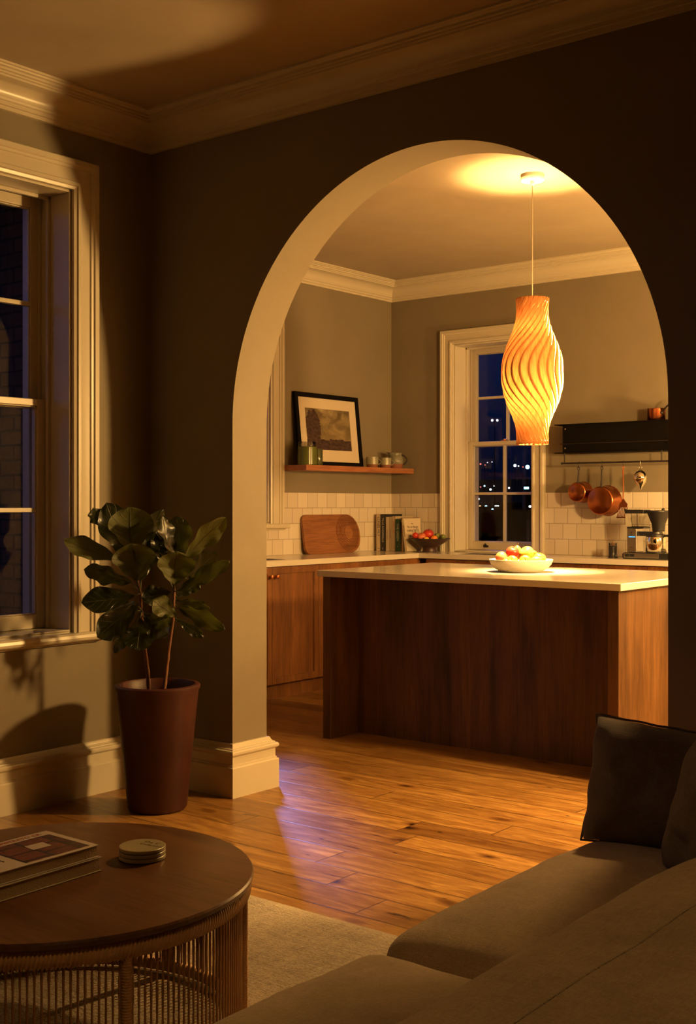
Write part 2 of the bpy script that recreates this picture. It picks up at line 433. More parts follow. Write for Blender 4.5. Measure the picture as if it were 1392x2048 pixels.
def thing(name, label, cat, loc=(0, 0, 0), rz=0, group=None):
    o = bpy.data.objects.new(name, None); COL.objects.link(o); o.empty_display_size = .05
    o.location = loc; o.rotation_euler = (0, 0, rz)
    return tag(o, label, cat, group)
def tag(o, label, cat, group=None):
    o['label'] = label; o['category'] = cat
    if group: o['group'] = group
    return o
def structure(o): o['kind'] = 'structure'; return o
def kids(o): return [c for c in bpy.data.objects if c.parent == o]
def copy_tree(o, parent=None):
    c = o.copy(); COL.objects.link(c); c.parent = parent
    for ch in kids(o): copy_tree(ch, c)
    return c
def text(body, size, parent, mat, m, name='lettering', ext=.0004, align='CENTER', sx=1.0):
    cu = bpy.data.curves.new(name, 'FONT'); cu.body = body; cu.size = size; cu.extrude = ext
    cu.align_x = align; cu.align_y = 'CENTER'; cu.materials.append(mat)
    tmp = bpy.data.objects.new(name, cu); me = bpy.data.meshes.new_from_object(tmp); bpy.data.objects.remove(tmp); me.name = name
    o = bpy.data.objects.new(name, me); COL.objects.link(o); o.parent = parent
    o.matrix_local = m @ Matrix.Diagonal((sx, 1, 1, 1)); return o

# ------------------------------------------------------------------ camera
A = math.radians(38.74)
cam_d = bpy.data.cameras.new('camera'); cam = bpy.data.objects.new('camera', cam_d); COL.objects.link(cam)
cam.location = (4.232, -3.808, 1.28); cam.rotation_euler = (PI/2, 0, A)
cam_d.sensor_fit = 'VERTICAL'; cam_d.sensor_height = 24; cam_d.lens = 2413*24/2048
cam_d.shift_y = -16/2048; cam_d.clip_start = .05; cam_d.clip_end = 2000
SC.camera = cam

# ------------------------------------------------------------------ room shell
CZ = 3.05
KX, KY = -1.6, 4.02           # kitchen left wall, kitchen back wall
LX1, LY1 = 5.4, -5.6          # living room right wall / rear wall
KX1 = 4.2
m = MB(); m.box(-1.9, 5.7, -5.9, 4.5, -.12, 0); structure(m.build('floor', M['floor'], smooth=False))
m = MB(); m.box(-1.9, 5.7, -5.9, 4.5, CZ, CZ+.15); structure(m.build('ceiling', M['ceil'], smooth=False))

def holed(name, fn, u0, u1, z0, z1, w0, w1, holes, mat):
    """wall slab in the (u, z) plane, thickness w0..w1, rectangular holes"""
    m = MB(); us = sorted({u0, u1, *[h[0] for h in holes], *[h[1] for h in holes]})
    for a, b in zip(us, us[1:]):
        hs = sorted([(h[2], h[3]) for h in holes if h[0] <= a+1e-6 and h[1] >= b-1e-6])
        z = z0
        for ha, hb in hs+[(z1, z1)]:
            if ha > z+1e-6: m.prism([(a, z), (b, z), (b, ha), (a, ha)], w0, w1, fn)
            z = hb
    bmesh.ops.remove_doubles(m.bm, verts=m.bm.verts, dist=1e-5)
    return structure(m.build(name, mat, smooth=False))
WIN1 = (-1.62, -.46, .72, 2.649)      # living room window (y0, y1, z0, z1)
WIN2 = (-.992, -.297, .91, 2.517)     # kitchen back window (x0, x1)
WIN3 = (1.45, 2.56, 1.14, 2.517)      # kitchen left window (y0, y1)
holed('wall_left', lambda u, z, w: (w, u, z), -5.9, 0, 0, CZ, -.30, 0, [WIN1], M['wall'])
holed('wall_kitchen_left', lambda u, z, w: (w, u, z), 0, 4.35, 0, CZ, -1.9, KX, [WIN3], M['wall'])
holed('wall_kitchen_back', lambda u, z, w: (u, w, z), KX, 4.5, 0, CZ, KY, 4.35, [WIN2], M['wall'])
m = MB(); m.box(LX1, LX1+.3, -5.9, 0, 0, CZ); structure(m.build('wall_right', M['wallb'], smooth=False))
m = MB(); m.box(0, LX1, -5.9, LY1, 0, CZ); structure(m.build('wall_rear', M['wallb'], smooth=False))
m = MB(); m.box(KX1, KX1+.3, .22, KY, 0, CZ); structure(m.build('wall_kitchen_right', M['wall'], smooth=False))
# arch wall
AX0, AX1, AZ0, AR = .528, 2.546, 1.63, 1.038
TH = .22
m = MB()
fn = lambda u, z, w: (u, w, z)
m.box(-1.6, AX0, 0, TH, 0, AZ0); m.box(AX1, 5.7, 0, TH, 0, AZ0)
m.box(-1.6, AX0, 0, TH, AZ0, CZ); m.box(AX1, 5.7, 0, TH, AZ0, CZ)
N = 96; acx = (AX0+AX1)/2; arx = (AX1-AX0)/2
pts = [(acx-arx*math.cos(PI*i/N), AZ0+AR*math.sin(PI*i/N)) for i in range(N+1)]
F0 = [m.bm.verts.new((x, 0, z)) for x, z in pts]; F1 = [m.bm.verts.new((x, TH, z)) for x, z in pts]
T0 = [m.bm.verts.new((x, 0, CZ)) for x, z in pts]; T1 = [m.bm.verts.new((x, TH, CZ)) for x, z in pts]
for i in range(N):
    m.face([F0[i], F0[i+1], T0[i+1], T0[i]]); m.face([F1[i+1], F1[i], T1[i], T1[i+1]])
    m.face([F0[i], F1[i], F1[i+1], F0[i+1]]); m.face([T0[i], T0[i+1], T1[i+1], T1[i]])
bmesh.ops.remove_doubles(m.bm, verts=m.bm.verts, dist=1e-5)
structure(m.build('wall_arch', M['wall'], smooth=True, sharp=.5))
# exterior brick skin of the kitchen projection, seen through the living room window
m = MB(); m.box(-2.0, -.302, -.10, -.001, -.1, CZ+.3); structure(m.build('wall_exterior', M['brick'], smooth=False))

def sweep(path, prof, closed, name, mat, side=1):
    """sweep profile (d, z) along an xy path; d is measured to the room side (right of travel * side)"""
    n = len(path); P = [Vector(p) for p in path]; m = MB(); rings = []
    for i in range(n):
        a = (P[i]-P[i-1]).normalized() if (closed or i > 0) else (P[1]-P[0]).normalized()
        b = (P[(i+1) % n]-P[i]).normalized() if (closed or i < n-1) else a
        na = Vector((a.y, -a.x))*side; nb = Vector((b.y, -b.x))*side
        mt = (na+nb); mt = mt/mt.dot(na) if mt.length > 1e-6 else na
        rings.append([m.bm.verts.new((P[i].x+mt.x*d, P[i].y+mt.y*d, z)) for d, z in prof])
    k = len(prof)
    for i in range(n if closed else n-1):
        A, B = rings[i], rings[(i+1) % n]
        for j in range(k-1): m.face([A[j], A[j+1], B[j+1], B[j]])
        m.face([A[k-1], A[0], B[0], B[k-1]])
    if not closed: m.face(rings[0]); m.face(rings[-1][::-1])
    return structure(m.build(name, mat, smooth=True, sharp=.45))
cz = CZ
corn = [(0, 2.906), (.018, 2.906), (.018, 2.921), (.026, 2.923), (.026, 2.938), (.034, 2.941), (.036, 2.950)]
for i in range(9):
    a = PI/2*i/8; corn.append((.112-.074*math.cos(a)+.0, 2.952+.052*math.sin(a)))
corn += [(.116, 3.004), (.116, 3.012), (.124, 3.014), (.124, 3.021), (.134, 3.023), (.134, 3.032), (.146, 3.034), (.150, 3.040), (.158, 3.041), (.158, CZ+.01), (0, CZ+.01)]
sweep([(0, LY1), (0, 0), (LX1, 0), (LX1, LY1)], corn, True, 'trim_1', M['trim'])
sweep([(KX, TH), (KX, KY), (KX1, KY), (KX1, TH)], corn, True, 'trim_2', M['trim'])
bb = [(0, 0), (.040, 0), (.040, .128), (.037, .132), (.032, .134), (.032, .140), (.028, .142), (.028, .176), (.031, .179), (.037, .182), (.040, .188), (.040, .196), (.036, .202), (.028, .205), (.026, .209), (.020, .211), (.014, .217), (.012, .224), (.008, .229), (0, .230)]
sweep([(0, LY1), (0, 0), (AX0, 0), (AX0, TH), (-1.1, TH)], bb, False, 'baseboard_left', M['trim'])
sweep([(KX1, TH), (AX1, TH), (AX1, 0), (LX1, 0), (LX1, LY1)], bb, False, 'baseboard_right', M['trim'])

# tiles (thin slabs on the kitchen walls)
TZ = 1.363
m = MB(); m.box(KX, KX+.008, TH, 1.32, .91, TZ); m.box(KX, KX+.008, 1.32, 2.69, .91, 1.10); m.box(KX, KX+.008, 2.69, KY, .91, TZ)
structure(m.build('trim_3', M['tile'], smooth=False)); 
m = MB(); m.box(KX+.008, -1.105, KY-.008, KY, .91, TZ); m.box(-.19, KX1, KY-.008, KY, .91, TZ)
structure(m.build('trim_4', M['tile'], smooth=False))

# ------------------------------------------------------------------ windows
def window(idx, loc, rz, W, H, cols, casing=.13, depth=.15, stool=True, legs=True, ext=.3, low_gap=.012):
    """local frame: x along the wall (0..W), y outwards, z up from the opening's foot"""
    root = bpy.data.objects.new('window_%d' % idx, None); COL.objects.link(root); root.location = loc; root.rotation_euler = (0, 0, rz)
    structure(root)
    # architrave: moulded profile swept round three sides
    prof = [(0, 0), (0, .018), (.012, .022), (.016, .030), (.030, .030), (.034, .022), (.040, .020), (.085, .020), (.088, .028), (.098, .030), (.102, .038), (.124, .038), (.130, .030), (.130, 0)]
    k = casing/.13; m = MB()
    def ring(cx, cz, dx, dz): return [m.bm.verts.new((cx+dx*p*k, -q, cz+dz*p*k)) for p, q in prof]
    R = [ring(0, 0, -1, 0), ring(0, H, -1, 1), ring(W, H, 1, 1), ring(W, 0, 1, 0)]
    for a, b in zip(R, R[1:]):
        for i in range(len(prof)-1): m.face([a[i], a[i+1], b[i+1], b[i]])
        m.face([a[-1], a[0], b[0], b[-1]])
    m.face(R[0]); m.face(R[-1][::-1])
    m.build('casing', M['trim'], root, smooth=True, sharp=.4)
    # reveal lining + parting beads
    m = MB(); t = .012
    for x0, x1 in ((0, t), (W-t, W)): m.box(x0, x1, 0, ext, 0, H)
    m.box(t, W-t, 0, ext, H-t, H); m.box(t, W-t, 0, ext, 0, t)
    for x0, x1 in ((t, t+.016), (W-t-.016, W-t)):
        m.box(x0, x1, depth-.022, depth-.004, t, H-t); m.box(x0, x1, depth+.042, depth+.05, t, H-t)
    m.box(t, W-t, depth-.022, depth-.004, H-t-.016, H-t)
    # outer box frame
    for x0, x1 in ((t, .036), (W-.036, W-t)): m.box(x0, x1, ext-.05, ext, t, H-t)
    m.build('reveal', M['trim'], root, bevel=.003)
    z_mid = H*.5137; sw = .052
    def sash(name, y, z0, z1, bot, top):
        m = MB(); x0, x1 = t+.004, W-t-.004; yb = y+.036
        m.box(x0, x0+sw, y, yb, z0, z1); m.box(x1-sw, x1, y, yb, z0, z1)
        m.box(x0+sw, x1-sw, y, yb, z0, z0+bot); m.box(x0+sw, x1-sw, y, yb, z1-top, z1)
        gx0, gx1, gz0, gz1 = x0+sw, x1-sw, z0+bot, z1-top
        bars = []
        for c in range(1, cols):
            bx = gx0+(gx1-gx0)*c/cols; bars.append(('v', bx))
        zc = (gz0+gz1)/2
        for b in bars: m.box(b[1]-.010, b[1]+.010, y+.004, yb-.002, gz0, gz1)
        m.box(gx0, gx1, y+.0045, yb-.0025, zc-.010, zc+.010)
        # glazing beads
        for (a0, a1, b0, b1) in ((gx0, gx0+.006, gz0, gz1), (gx1-.006, gx1, gz0, gz1), (gx0, gx1, gz0, gz0+.006), (gx0, gx1, gz1-.006, gz1)):
            m.box(a0, a1, y+.008, yb-.004, b0, b1)
        s = m.build(name, M['trim'], root, bevel=.003)
        g = MB(); yy = y+.020
        g.box(gx0-.004, gx1+.004, yy, yy+.003, gz0-.004, gz1+.004)
        g.build('glass', M['glass'], s, smooth=False)
        return s
    lower = sash('lower_sash', depth, t+.002, z_mid+.03, .062, .030)
    upper = sash('upper_sash', depth+.046, z_mid-.008, H-t-.002, .036, .046)
    # sash lift and lock
    m = MB(); lx = W*.27; zz = t+.030
    m.box(lx-.022, lx+.022, depth-.004, depth, zz-.010, zz+.006); m.box(lx-.014, lx+.014, depth-.016, depth-.003, zz+.004, zz+.010)
    m.ball((lx, depth-.012, zz+.014), .008, 10, 8)
    m.build('sash_lift', M['iron'], lower, bevel=.0015)
    if idx == 1:
        for f in (.73,):
            m = MB(); lx = W*f
            m.box(lx-.022, lx+.022, depth-.004, depth, zz-.010, zz+.006); m.box(lx-.014, lx+.014, depth-.016, depth-.003, zz+.004, zz+.010); m.ball((lx, depth-.012, zz+.014), .008, 10, 8)
            m.build('sash_lift', M['iron'], lower, bevel=.0015)
    m = MB(); lx = W*.5
    m.box(lx-.026, lx+.026, depth+.004, depth+.03, z_mid+.03, z_mid+.036); m.lathe([(0, 0), (.011, 0), (.011, .010), (0, .012)], 14, (lx, depth+.016, z_mid+.036))
    m.tube([(lx, depth+.016, z_mid+.043), (lx+.024, depth+.006, z_mid+.045), (lx+.032, depth+.002, z_mid+.045)], .0035, 6)
    m.build('sash_lock', M['brass'], lower, bevel=.001)
    if stool:
        m = MB(); e = casing+.032
        pr = [(0, -.036), (.052, -.036), (.060, -.030), (.063, -.020), (.060, -.008), (.052, 0), (0, 0)]
        m.prism([(-p, z) for p, z in pr], -e, W+e, lambda u, v, w: (w, u, v))
        m.box(.001, W-.001, 0, depth-.004, -.02, t+.001)
        m.prism([(-.001, -.05), (-.022, -.047), (-.026, -.036), (-.001, -.036)], -e+.015, W+e-.015, lambda u, v, w: (w, u, v))
        m.build('window_board', M['trim'], root, smooth=True, sharp=.5)
    return root
# living room: local x -> +y, local y -> -x
window(1, (0, WIN1[0], WIN1[2]), PI/2, WIN1[1]-WIN1[0], WIN1[3]-WIN1[2], 2)
window(2, (WIN2[0], KY, WIN2[2]), 0, WIN2[1]-WIN2[0], WIN2[3]-WIN2[2], 2, casing=.112, depth=.165, stool=False)
window(3, (KX, WIN3[0], WIN3[2]), PI/2, WIN3[1]-WIN3[0], WIN3[3]-WIN3[2], 2)

# ------------------------------------------------------------------ outside
m = MB(); GX, GY = 44, 40
def gz(x, y):
    d = y-4.5
    z = -2.2-.02*d if d < 90 else -4.0+(d-90)*.036
    if d < 90: z = -2.2-.02*d
    return z+1.2*noise.noise(Vector((x*.03, y*.03, 0)))*min(1, d/20)
vs = {}
for j in range(GY+1):
    y = 4.6+ (j/GY)**2*700
    for i in range(GX+1):
        x = -6+(i/GX-.62)*(30+1.9*(y-4)); vs[i, j] = m.bm.verts.new((x, y, gz(x, y)))
for j in range(GY):
    for i in range(GX): m.face([vs[i, j], vs[i+1, j], vs[i+1, j+1], vs[i, j+1]])
structure(m.build('hill', M['grassd'], smooth=True, sharp=3))
CAMP = Vector((4.232, -3.808, 1.28)); FW = Vector((-math.sin(A), math.cos(A), 0)); RT = Vector((math.cos(A), math.sin(A), 0))
def at_dist(u, v, D): return CAMP+FW*D+RT*((u-696)/2413*D)+Vector((0, 0, (1008-v)/2413*D))
lights = [  # bearing, elevation, distance, radius, colour
 (950, 928, 330, .55, 'w'), (961, 928, 330, .4, 'r'), (970, 930, 320, .22, 'r'), (975, 925, 350, .2, 'w'), (984, 924, 350, .2, 'w'),
 (1030, 931, 320, .6, 'w'), (1037, 932, 320, .25, 'w'), (1046, 934, 315, .25, 'r'), (1055, 934, 310, .85, 'b'),
 (953, 948, 280, .3, 'y'), (961, 974, 220, .2, 'r'), (969, 972, 220, .25, 'b'), (981, 979, 210, .3, 'w'), (989, 972, 220, .25, 'w'),
 (1018, 976, 210, .25, 'w'), (957, 998, 150, .2, 'w'), (960, 1013, 120, .18, 'o'), (972, 1013, 120, .2, 'b'), (961, 1022, 110, .14, 'w'),
 (985, 1019, 110, .16, 'b'), (1022, 1013, 120, .17, 'w'), (1028, 1013, 120, .14, 'w'), (1060, 1013, 120, .2, 'w')]
EM = {'w': emit('lamp_white', (.85, .93, 1), 5), 'r': emit('lamp_red', (1, .22, .18), 1.4), 'b': emit('lamp_blue', (.3, .68, 1), 5), 'y': emit('lamp_yellow', (1, .8, .5), 1.6), 'o': emit('lamp_orange', (1, .45, .2), 3)}
LN = {'w': 'white', 'r': 'red', 'b': 'blue', 'y': 'yellow', 'o': 'orange'}
for u, v, D, r, c in lights:
    p = at_dist(u, v, D); g = gz(p.x, p.y)
    t = thing('street_lamp', 'distant %s street light on the dark hillside beyond the kitchen window' % LN[c], 'street light', (p.x, p.y, min(g, p.z-.5)), 0, 'distant %s town lights' % LN[c])
    m = MB(); m.ball((0, 0, p.z-t.location.z), r*.62, 10, 8); m.build('lantern', EM[c], t)
    m = MB(); m.tube([(0, 0, 0), (0, 0, p.z-t.location.z-r*.5)], .06, 6); m.build('pole', M['roofm'], t)
# lit building fronts, flat roofs
for u, v, D, w, h, c, lab in ((994, 1014, 118, .42, .3, 'w', 'long low building with a bright white window strip on the dark hillside'), (951, 1019, 112, .4, .2, 'w', 'low building with a pale lit window beside the left edge of the view'), (949, 1025, 104, .3, .16, 'b', 'small kiosk with a blue lit window below the low pale-lit building'), (1053, 976, 210, .95, .38, 'b', 'distant shop front with a wide blue lit strip on the hillside')):
    p = at_dist(u, v, D); zb = min(gz(p.x, p.y), p.z-1.5)-.2
    t = thing('distant_building', lab, 'building', (p.x, p.y, zb), A*.0)
    m = MB(); m.box(-w*.9, w*.9, 0, 5, 0, p.z-zb+h*1.3); m.box(-w, w, -.1, 5.1, p.z-zb+h*1.3, p.z-zb+h*1.5); m.build('walls', M['roofm'], t)
    m = MB(); m.box(-w/2, w/2, -.06, 0, p.z-zb-h/2, p.z-zb+h/2); m.build('lit_window', EM[c], t)
# two reflections in the window glass, imitated by glowing balls on an added pole
p = at_dist(989.5, 842, 200); zb = gz(p.x, p.y)-.3
t = thing('window_glints', 'two small white reflections in the window, built as glowing balls on an added pole', 'window reflection', (p.x, p.y, zb))
m = MB(); m.tube([(0, 0, 0), (0, 0, p.z-zb)], [.12, .05], 8); m.tube([(-.42, 0, p.z-zb), (.42, 0, p.z-zb)], .04, 6); m.build('pole', M['roofm'], t)
for sx in (-.42, .42):
    m = MB(); m.ball((sx*RT.x, sx*RT.y, p.z-zb+.1), .17, 10, 8); m.build('lamp', EM['w'], t)  # glowing stand-ins for reflections of indoor lights
def bush(p, r, label, seed):
    random.seed(seed); m = MB()
    for i in range(420):
        d = Vector((random.gauss(0, 1), random.gauss(0, 1), random.gauss(0, 1))).normalized()*r*(random.random()**.4)
        d.z = d.z*.8+r*.8
        if d.z < .02: continue
        n = Vector((random.gauss(0, 1), random.gauss(0, 1), random.gauss(0, 1))).normalized(); a = n.orthogonal().normalized(); b = n.cross(a)
        s = r*.11; m.face([m.bm.verts.new(d+q) for q in (a*s, b*s*.45, -a*s, -b*s*.45)])
    t = thing('garden_shrub', label, 'shrub', p)
    m.build('foliage', M['bush'], t, smooth=False, recalc=False)
    m = MB()
    for k in range(5):
        a = k*1.26; m.tube([(0, 0, 0), (math.cos(a)*r*.3, math.sin(a)*r*.3, r*.8)], [r*.05, r*.02], 6)
    m.build('stem', M['bark'], t)
for (u, v, D, r, lb) in ((1050, 1075, 17, 1.3, 'dark leafy shrub outside, low in the right panes of the kitchen window'), (985, 1075, 24, 1.5, 'dark leafy shrub outside, low in the middle of the kitchen window'), (955, 1065, 34, 1.8, 'dark leafy shrub outside, farthest of the shrubs in the kitchen window')):
    p = at_dist(u, v, D); bush((p.x, p.y, gz(p.x, p.y)), 1.28-(v-1008)/2413*D-gz(p.x, p.y)-r*.2 if False else r, lb, int(u))

# ------------------------------------------------------------------ kitchen
WT = .91
CF = -1.03      # left worktop front edge
BF = 3.60       # back worktop front edge
def slab_hole(m, x0, x1, y0, y1, z0, z1, h):
    hx0, hx1, hy0, hy1 = h
    m.box(x0, x1, y0, hy0, z0, z1); m.box(x0, x1, hy1, y1, z0, z1); m.box(x0, hx0, hy0, hy1, z0, z1); m.box(hx1, x1, hy0, hy1, z0, z1)
m = MB()
SB = (-.76, -.36, 3.66, 3.93)
SL = (-1.50, -1.14, 1.55, 2.24)
slab_hole(m, KX+.009, CF, TH+.002, BF, .874, WT, SL)
m.box(KX+.009, CF, BF, KY-.009, .874, WT)
slab_hole(m, CF, 3.2, BF, KY-.009, .874, WT, SB)
bmesh.ops.remove_doubles(m.bm, verts=m.bm.verts, dist=1e-5)
tag(m.build('worktop', M['worktop'], smooth=False), 'pale stone worktop running along the left and back kitchen walls', 'worktop')
def sink(loc, w, d, label):
    t = thing('sink', label, 'sink', loc)
    m = MB(); h = .17; e = .004
    m.box(0, w, 0, d, -h, -h+e); m.box(0, e, 0, d, -h, -.002); m.box(w-e, w, 0, d, -h, -.002); m.box(e, w-e, 0, e, -h, -.002); m.box(e, w-e, d-e, d, -h, -.002)
    m.build('basin', M['sink'], t)
    m = MB(); m.lathe([(0, -h+e+.004), (.012, -h+e+.004), (.03, -h+e+.006), (.033, -h+e)], 20, (w/2, d/2, 0)); m.build('drain', M['chrome'], t)
sink((SB[0], SB[2], WT), SB[1]-SB[0], SB[3]-SB[2], 'small undermounted steel sink in the back worktop below the window')
sink((SL[0], SL[2], WT), SL[1]-SL[0], SL[3]-SL[2], 'undermounted steel sink in the left worktop reflecting blue light')

def shaker(m, fn, u0, u1, z0, z1, w0=0, th=.02, rail=.042):
    """door: fn(u, z, w) w outwards"""
    def bx(a, b, c, d, e, f): m.prism([(a, c), (b, c), (b, d), (a, d)], e, f, fn)
    bx(u0, u0+rail, z0, z1, w0, w0+th); bx(u1-rail, u1, z0, z1, w0, w0+th)
    bx(u0+rail, u1-rail, z0, z0+rail, w0, w0+th); bx(u0+rail, u1-rail, z1-rail, z1, w0, w0+th)
    bx(u0+rail, u1-rail, z0+rail, z1-rail, w0, w0+th-.009)
    # bead
    r = rail; g = .006
    for a, b, c, d in ((u0+r, u0+r+g, z0+r, z1-r), (u1-r-g, u1-r, z0+r, z1-r), (u0+r+g, u1-r-g, z0+r, z0+r+g), (u0+r+g, u1-r-g, z1-r-g, z1-r)):
        bx(a, b, c, d, w0+th-.009, w0+th-.003)
def cabinet(label, loc, rz, W, depth, ndoor, knobs=True, group=None):
    """local: x along the run, front faces -y, z up"""
    t = thing('base_cabinet', label, 'cabinet', loc, rz, group)
    m = MB(); m.box(.001, W-.001, .02, depth, .10, .874); m.build('carcass', M['cab'], t)
    m = MB(); m.box(.001, W-.001, .055, .075, 0, .10); m.build('plinth', M['cab'], t)
    w = W/ndoor
    for i in range(ndoor):
        m = MB(); a, b = i*w+.0015, (i+1)*w-.0015
        shaker(m, lambda u, z, q: (u, .019-q, z), a, b, .105, .869)
        d = m.build('door', M['cab'], t, bevel=.0018)
        if knobs:
            kx = (b-.026) if i % 2 == 0 else (a+.026)
            if ndoor == 1: kx = b-.026
            k = MB(); k.lathe([(0, 0), (.010, 0), (.006, .006), (.006, .014), (.012, .018), (.0155, .025), (.013, .032), (0, .035)], 20, (0, 0, 0), axis='Y', fn=lambda q: Vector((q.x+kx, -.001-q.y, q.z+.808)))
            k.build('knob', M['brass'], d)
# left run: local x -> +y means rz=+90 ; front (-y local) -> +x world
FX = CF-.022
runs = [(.56, 1.52), (1.52, 2.462), (2.462, 3.44)]
lab = ['two-door oak base cabinet nearest the arch wall, left kitchen run', 'two-door oak base cabinet with round copper knobs beside the arch jamb', 'two-door oak base cabinet under the chopping board, behind the island']
for (a, b), l in zip(runs, lab): cabinet(l, (FX, a, 0), PI/2, b-a, .54, 2, group='oak base cabinets of the left run')
m = MB(); m.box(-1.585, FX-.019, 3.45, KY-.012, .0, .874); m.box(FX-.019, CF-.022, 3.442, BF+.04, .10, .874)
tag(m.build('corner_cabinet', M['cab'], bevel=.002), 'plain oak filler cabinet closing the inner corner of the worktops', 'cabinet')
runs = [(-.98, -.27, 2), (-.27, .44, 2), (.44, 1.15, 2), (1.15, 1.86, 2)]
for k, (a, b, n) in enumerate(runs):
    cabinet(['oak base cabinet under the back window sink', 'oak base cabinet to the right of the window, under the hanging pans', 'oak base cabinet under the coffee machine', 'oak base cabinet at the right end of the back run'][k], (a, BF+.022, 0), 0, b-a, .37, n, knobs=True, group='oak base cabinets of the back run')

# island
IX0, IX1, IY0, IY1, IZ = -.03, 1.775, 1.232, 2.34, .918
isl = thing('kitchen_island', 'wood-clad kitchen island with white stone top and recessed front', 'island', (IX0, IY0, 0))
w_, d_ = IX1-IX0, IY1-IY0
m = MB(); m.box(0, w_, 0, d_, IZ-.034, IZ); m.build('countertop', M['worktop'], isl, bevel=.003)
for x0, x1 in ((.025, .078), (w_-.078, w_-.022)):
    m = MB(); m.box(x0, x1, .022, d_-.02, 0, IZ-.034); m.build('side_panel', M['isl'], isl, bevel=.002)
m = MB(); m.box(.078, w_-.078, .272, .30, 0, IZ-.034); m.build('front_panel', M['isl'], isl)
m = MB(); m.box(.078, w_-.078, .30, d_-.06, .09, IZ-.034); m.build('carcass', M['isl'], isl)
for i in range(3):
    m = MB(); ww = (w_-.156)/3; a = .078+i*ww+.002; b = a+ww-.004
    shaker(m, lambda u, z, q: (u, d_-.06+q, z), a, b, .10, IZ-.04); m.build('door', M['isl'], isl, bevel=.002)

# pendant lamp
PX, PY = .946, 1.872
pen = thing('pendant_lamp', 'tall twisted wood-veneer pendant lamp hanging over the island', 'lamp', (PX, PY, CZ))
m = MB(); m.lathe([(0, 0), (.062, 0), (.063, -.004), (.063, -.030), (.060, -.034), (0, -.034)], 48); m.build('ceiling_rose', M['white'], pen)
m = MB(); m.lathe([(0, -.034), (.011, -.034), (.011, -.050), (.007, -.058), (.0, -.058)], 20); m.build('cord_grip', M['white'], pen)
m = MB(); m.tube([(0, 0, -.05), (0, 0, -.76)], .0028, 8); m.build('cord', M['creamd'], pen)
ztop, zbot = 2.385-CZ, 1.600-CZ
BULBZ = zbot+.35
rp = [(0, .089), (.094, .085), (.167, .093), (.25, .115), (.317, .138), (.40, .158), (.483, .167), (.594, .164), (.706, .143), (.817, .106), (.90, .087), (1, .086)]
def rad(t):
    for (a, ra), (b, rb) in zip(rp, rp[1:]):
        if t <= b+1e-9:
            i = rp.index((a, ra)); 
            p0 = rp[i-1][1] if i > 0 else ra; p3 = rp[i+2][1] if i+2 < len(rp) else rb
            s = (t-a)/(b-a); return .5*((2*ra)+(-p0+rb)*s+(2*p0-5*ra+4*rb-p3)*s*s+(-p0+3*ra-3*rb+p3)*s**3)
    return rp[-1][1]
NS = 21
toCam = math.atan2(CAMP.y-PY, CAMP.x-PX)
for k in range(NS):
    m = MB(); rows = []
    th0 = 2*PI*k/NS
    for j in range(49):
        t = j/48; r = rad(t); tw = -math.radians(118)*math.sin(PI*t)**1.25
        z = ztop+(zbot-ztop)*t; row = []
        for i in range(5):
            s = i/4; ang = toCam+th0+tw+(s-.5)*2*PI/NS*1.28
            rr = r*(1-.085*s)+.004*math.sin(PI*s)
            row.append(m.bm.verts.new((rr*math.cos(ang), rr*math.sin(ang), z)))
        rows.append(row)
    for a, b in zip(rows, rows[1:]):
        for i in range(4): m.face([a[i], a[i+1], b[i+1], b[i]])
    m.build('veneer_strip', M['veneer'], pen, recalc=False, sharp=3)
m = MB()
for zz in (ztop-.02, zbot+.02):
    r = rad(.03)*.9; m.tube([(r*math.cos(a*PI/24), r*math.sin(a*PI/24), zz) for a in range(48)], .0025, 6, closed=True)
    for a in range(3): m.tube([(0, 0, zz), (r*math.cos(a*2.094), r*math.sin(a*2.094), zz)], .0018, 6)
m.tube([(0, 0, ztop-.02), (0, 0, BULBZ+.09)], .006, 8)
m.build('shade_frame', M['white'], pen)
m = MB(); m.lathe([(0, 0), (.014, 0), (.018, .03), (.018, .06), (0, .062)], 20, (0, 0, BULBZ+.035)); m.build('lamp_holder', M['white'], pen)
m = MB(); m.ball((0, 0, BULBZ), .035, 20, 14, sc=(1, 1, 1.25)); m.build('bulb', emit('bulb_glass', (1, .60, .24), 45), pen)

# wall shelf with picture, jars, mugs
SX, SY0, SY1, SZ = -1.362, 2.692, 4.0, 1.560
m = MB(); m.box(KX+.001, SX, SY0, SY1, SZ-.040, SZ)
tag(m.build('wall_shelf', M['shelf'], bevel=.002), 'cherry wood floating shelf carrying the framed picture and mugs', 'shelf')
# framed picture leaning on the wall (local: y along the wall is -x local; front is +x)
pic = thing('framed_picture', 'black-framed landscape print with wide cream mount leaning on the wall', 'picture', (-1.525, 2.80, SZ), 0)
pw, ph = .745, .545
tilt = Matrix.Rotation(-.105, 4, 'Y')
def TP(x, y, z): return tilt @ Vector((x, y, z))
def tbox(m, x0, x1, y0, y1, z0, z1): m.box(x0, x1, y0, y1, z0, z1, 0, tilt)
m = MB(); fw = .034
tbox(m, -.012, .014, 0, pw, 0, fw); tbox(m, -.012, .014, 0, pw, ph-fw, ph); tbox(m, -.012, .014, 0, fw, fw, ph-fw); tbox(m, -.012, .014, pw-fw, pw, fw, ph-fw)
tbox(m, -.012, -.006, fw, pw-fw, fw, ph-fw); m.build('frame', M['black'], pic, bevel=.0015)
mw = .078
m = MB(); a = fw; b = pw-fw
tbox(m, -.004, .002, a, b, a, a+mw+.012); tbox(m, -.004, .002, a, b, ph-fw-mw, ph-fw); tbox(m, -.004, .002, a, a+mw, a+mw+.012, ph-fw-mw); tbox(m, -.004, .002, b-mw, b, a+mw+.012, ph-fw-mw)
m.build('mount', M['mount'], pic)
m = MB(); y0, y1, z0, z1 = a+mw-.004, b-mw+.004, a+mw+.006, ph-fw-mw+.004
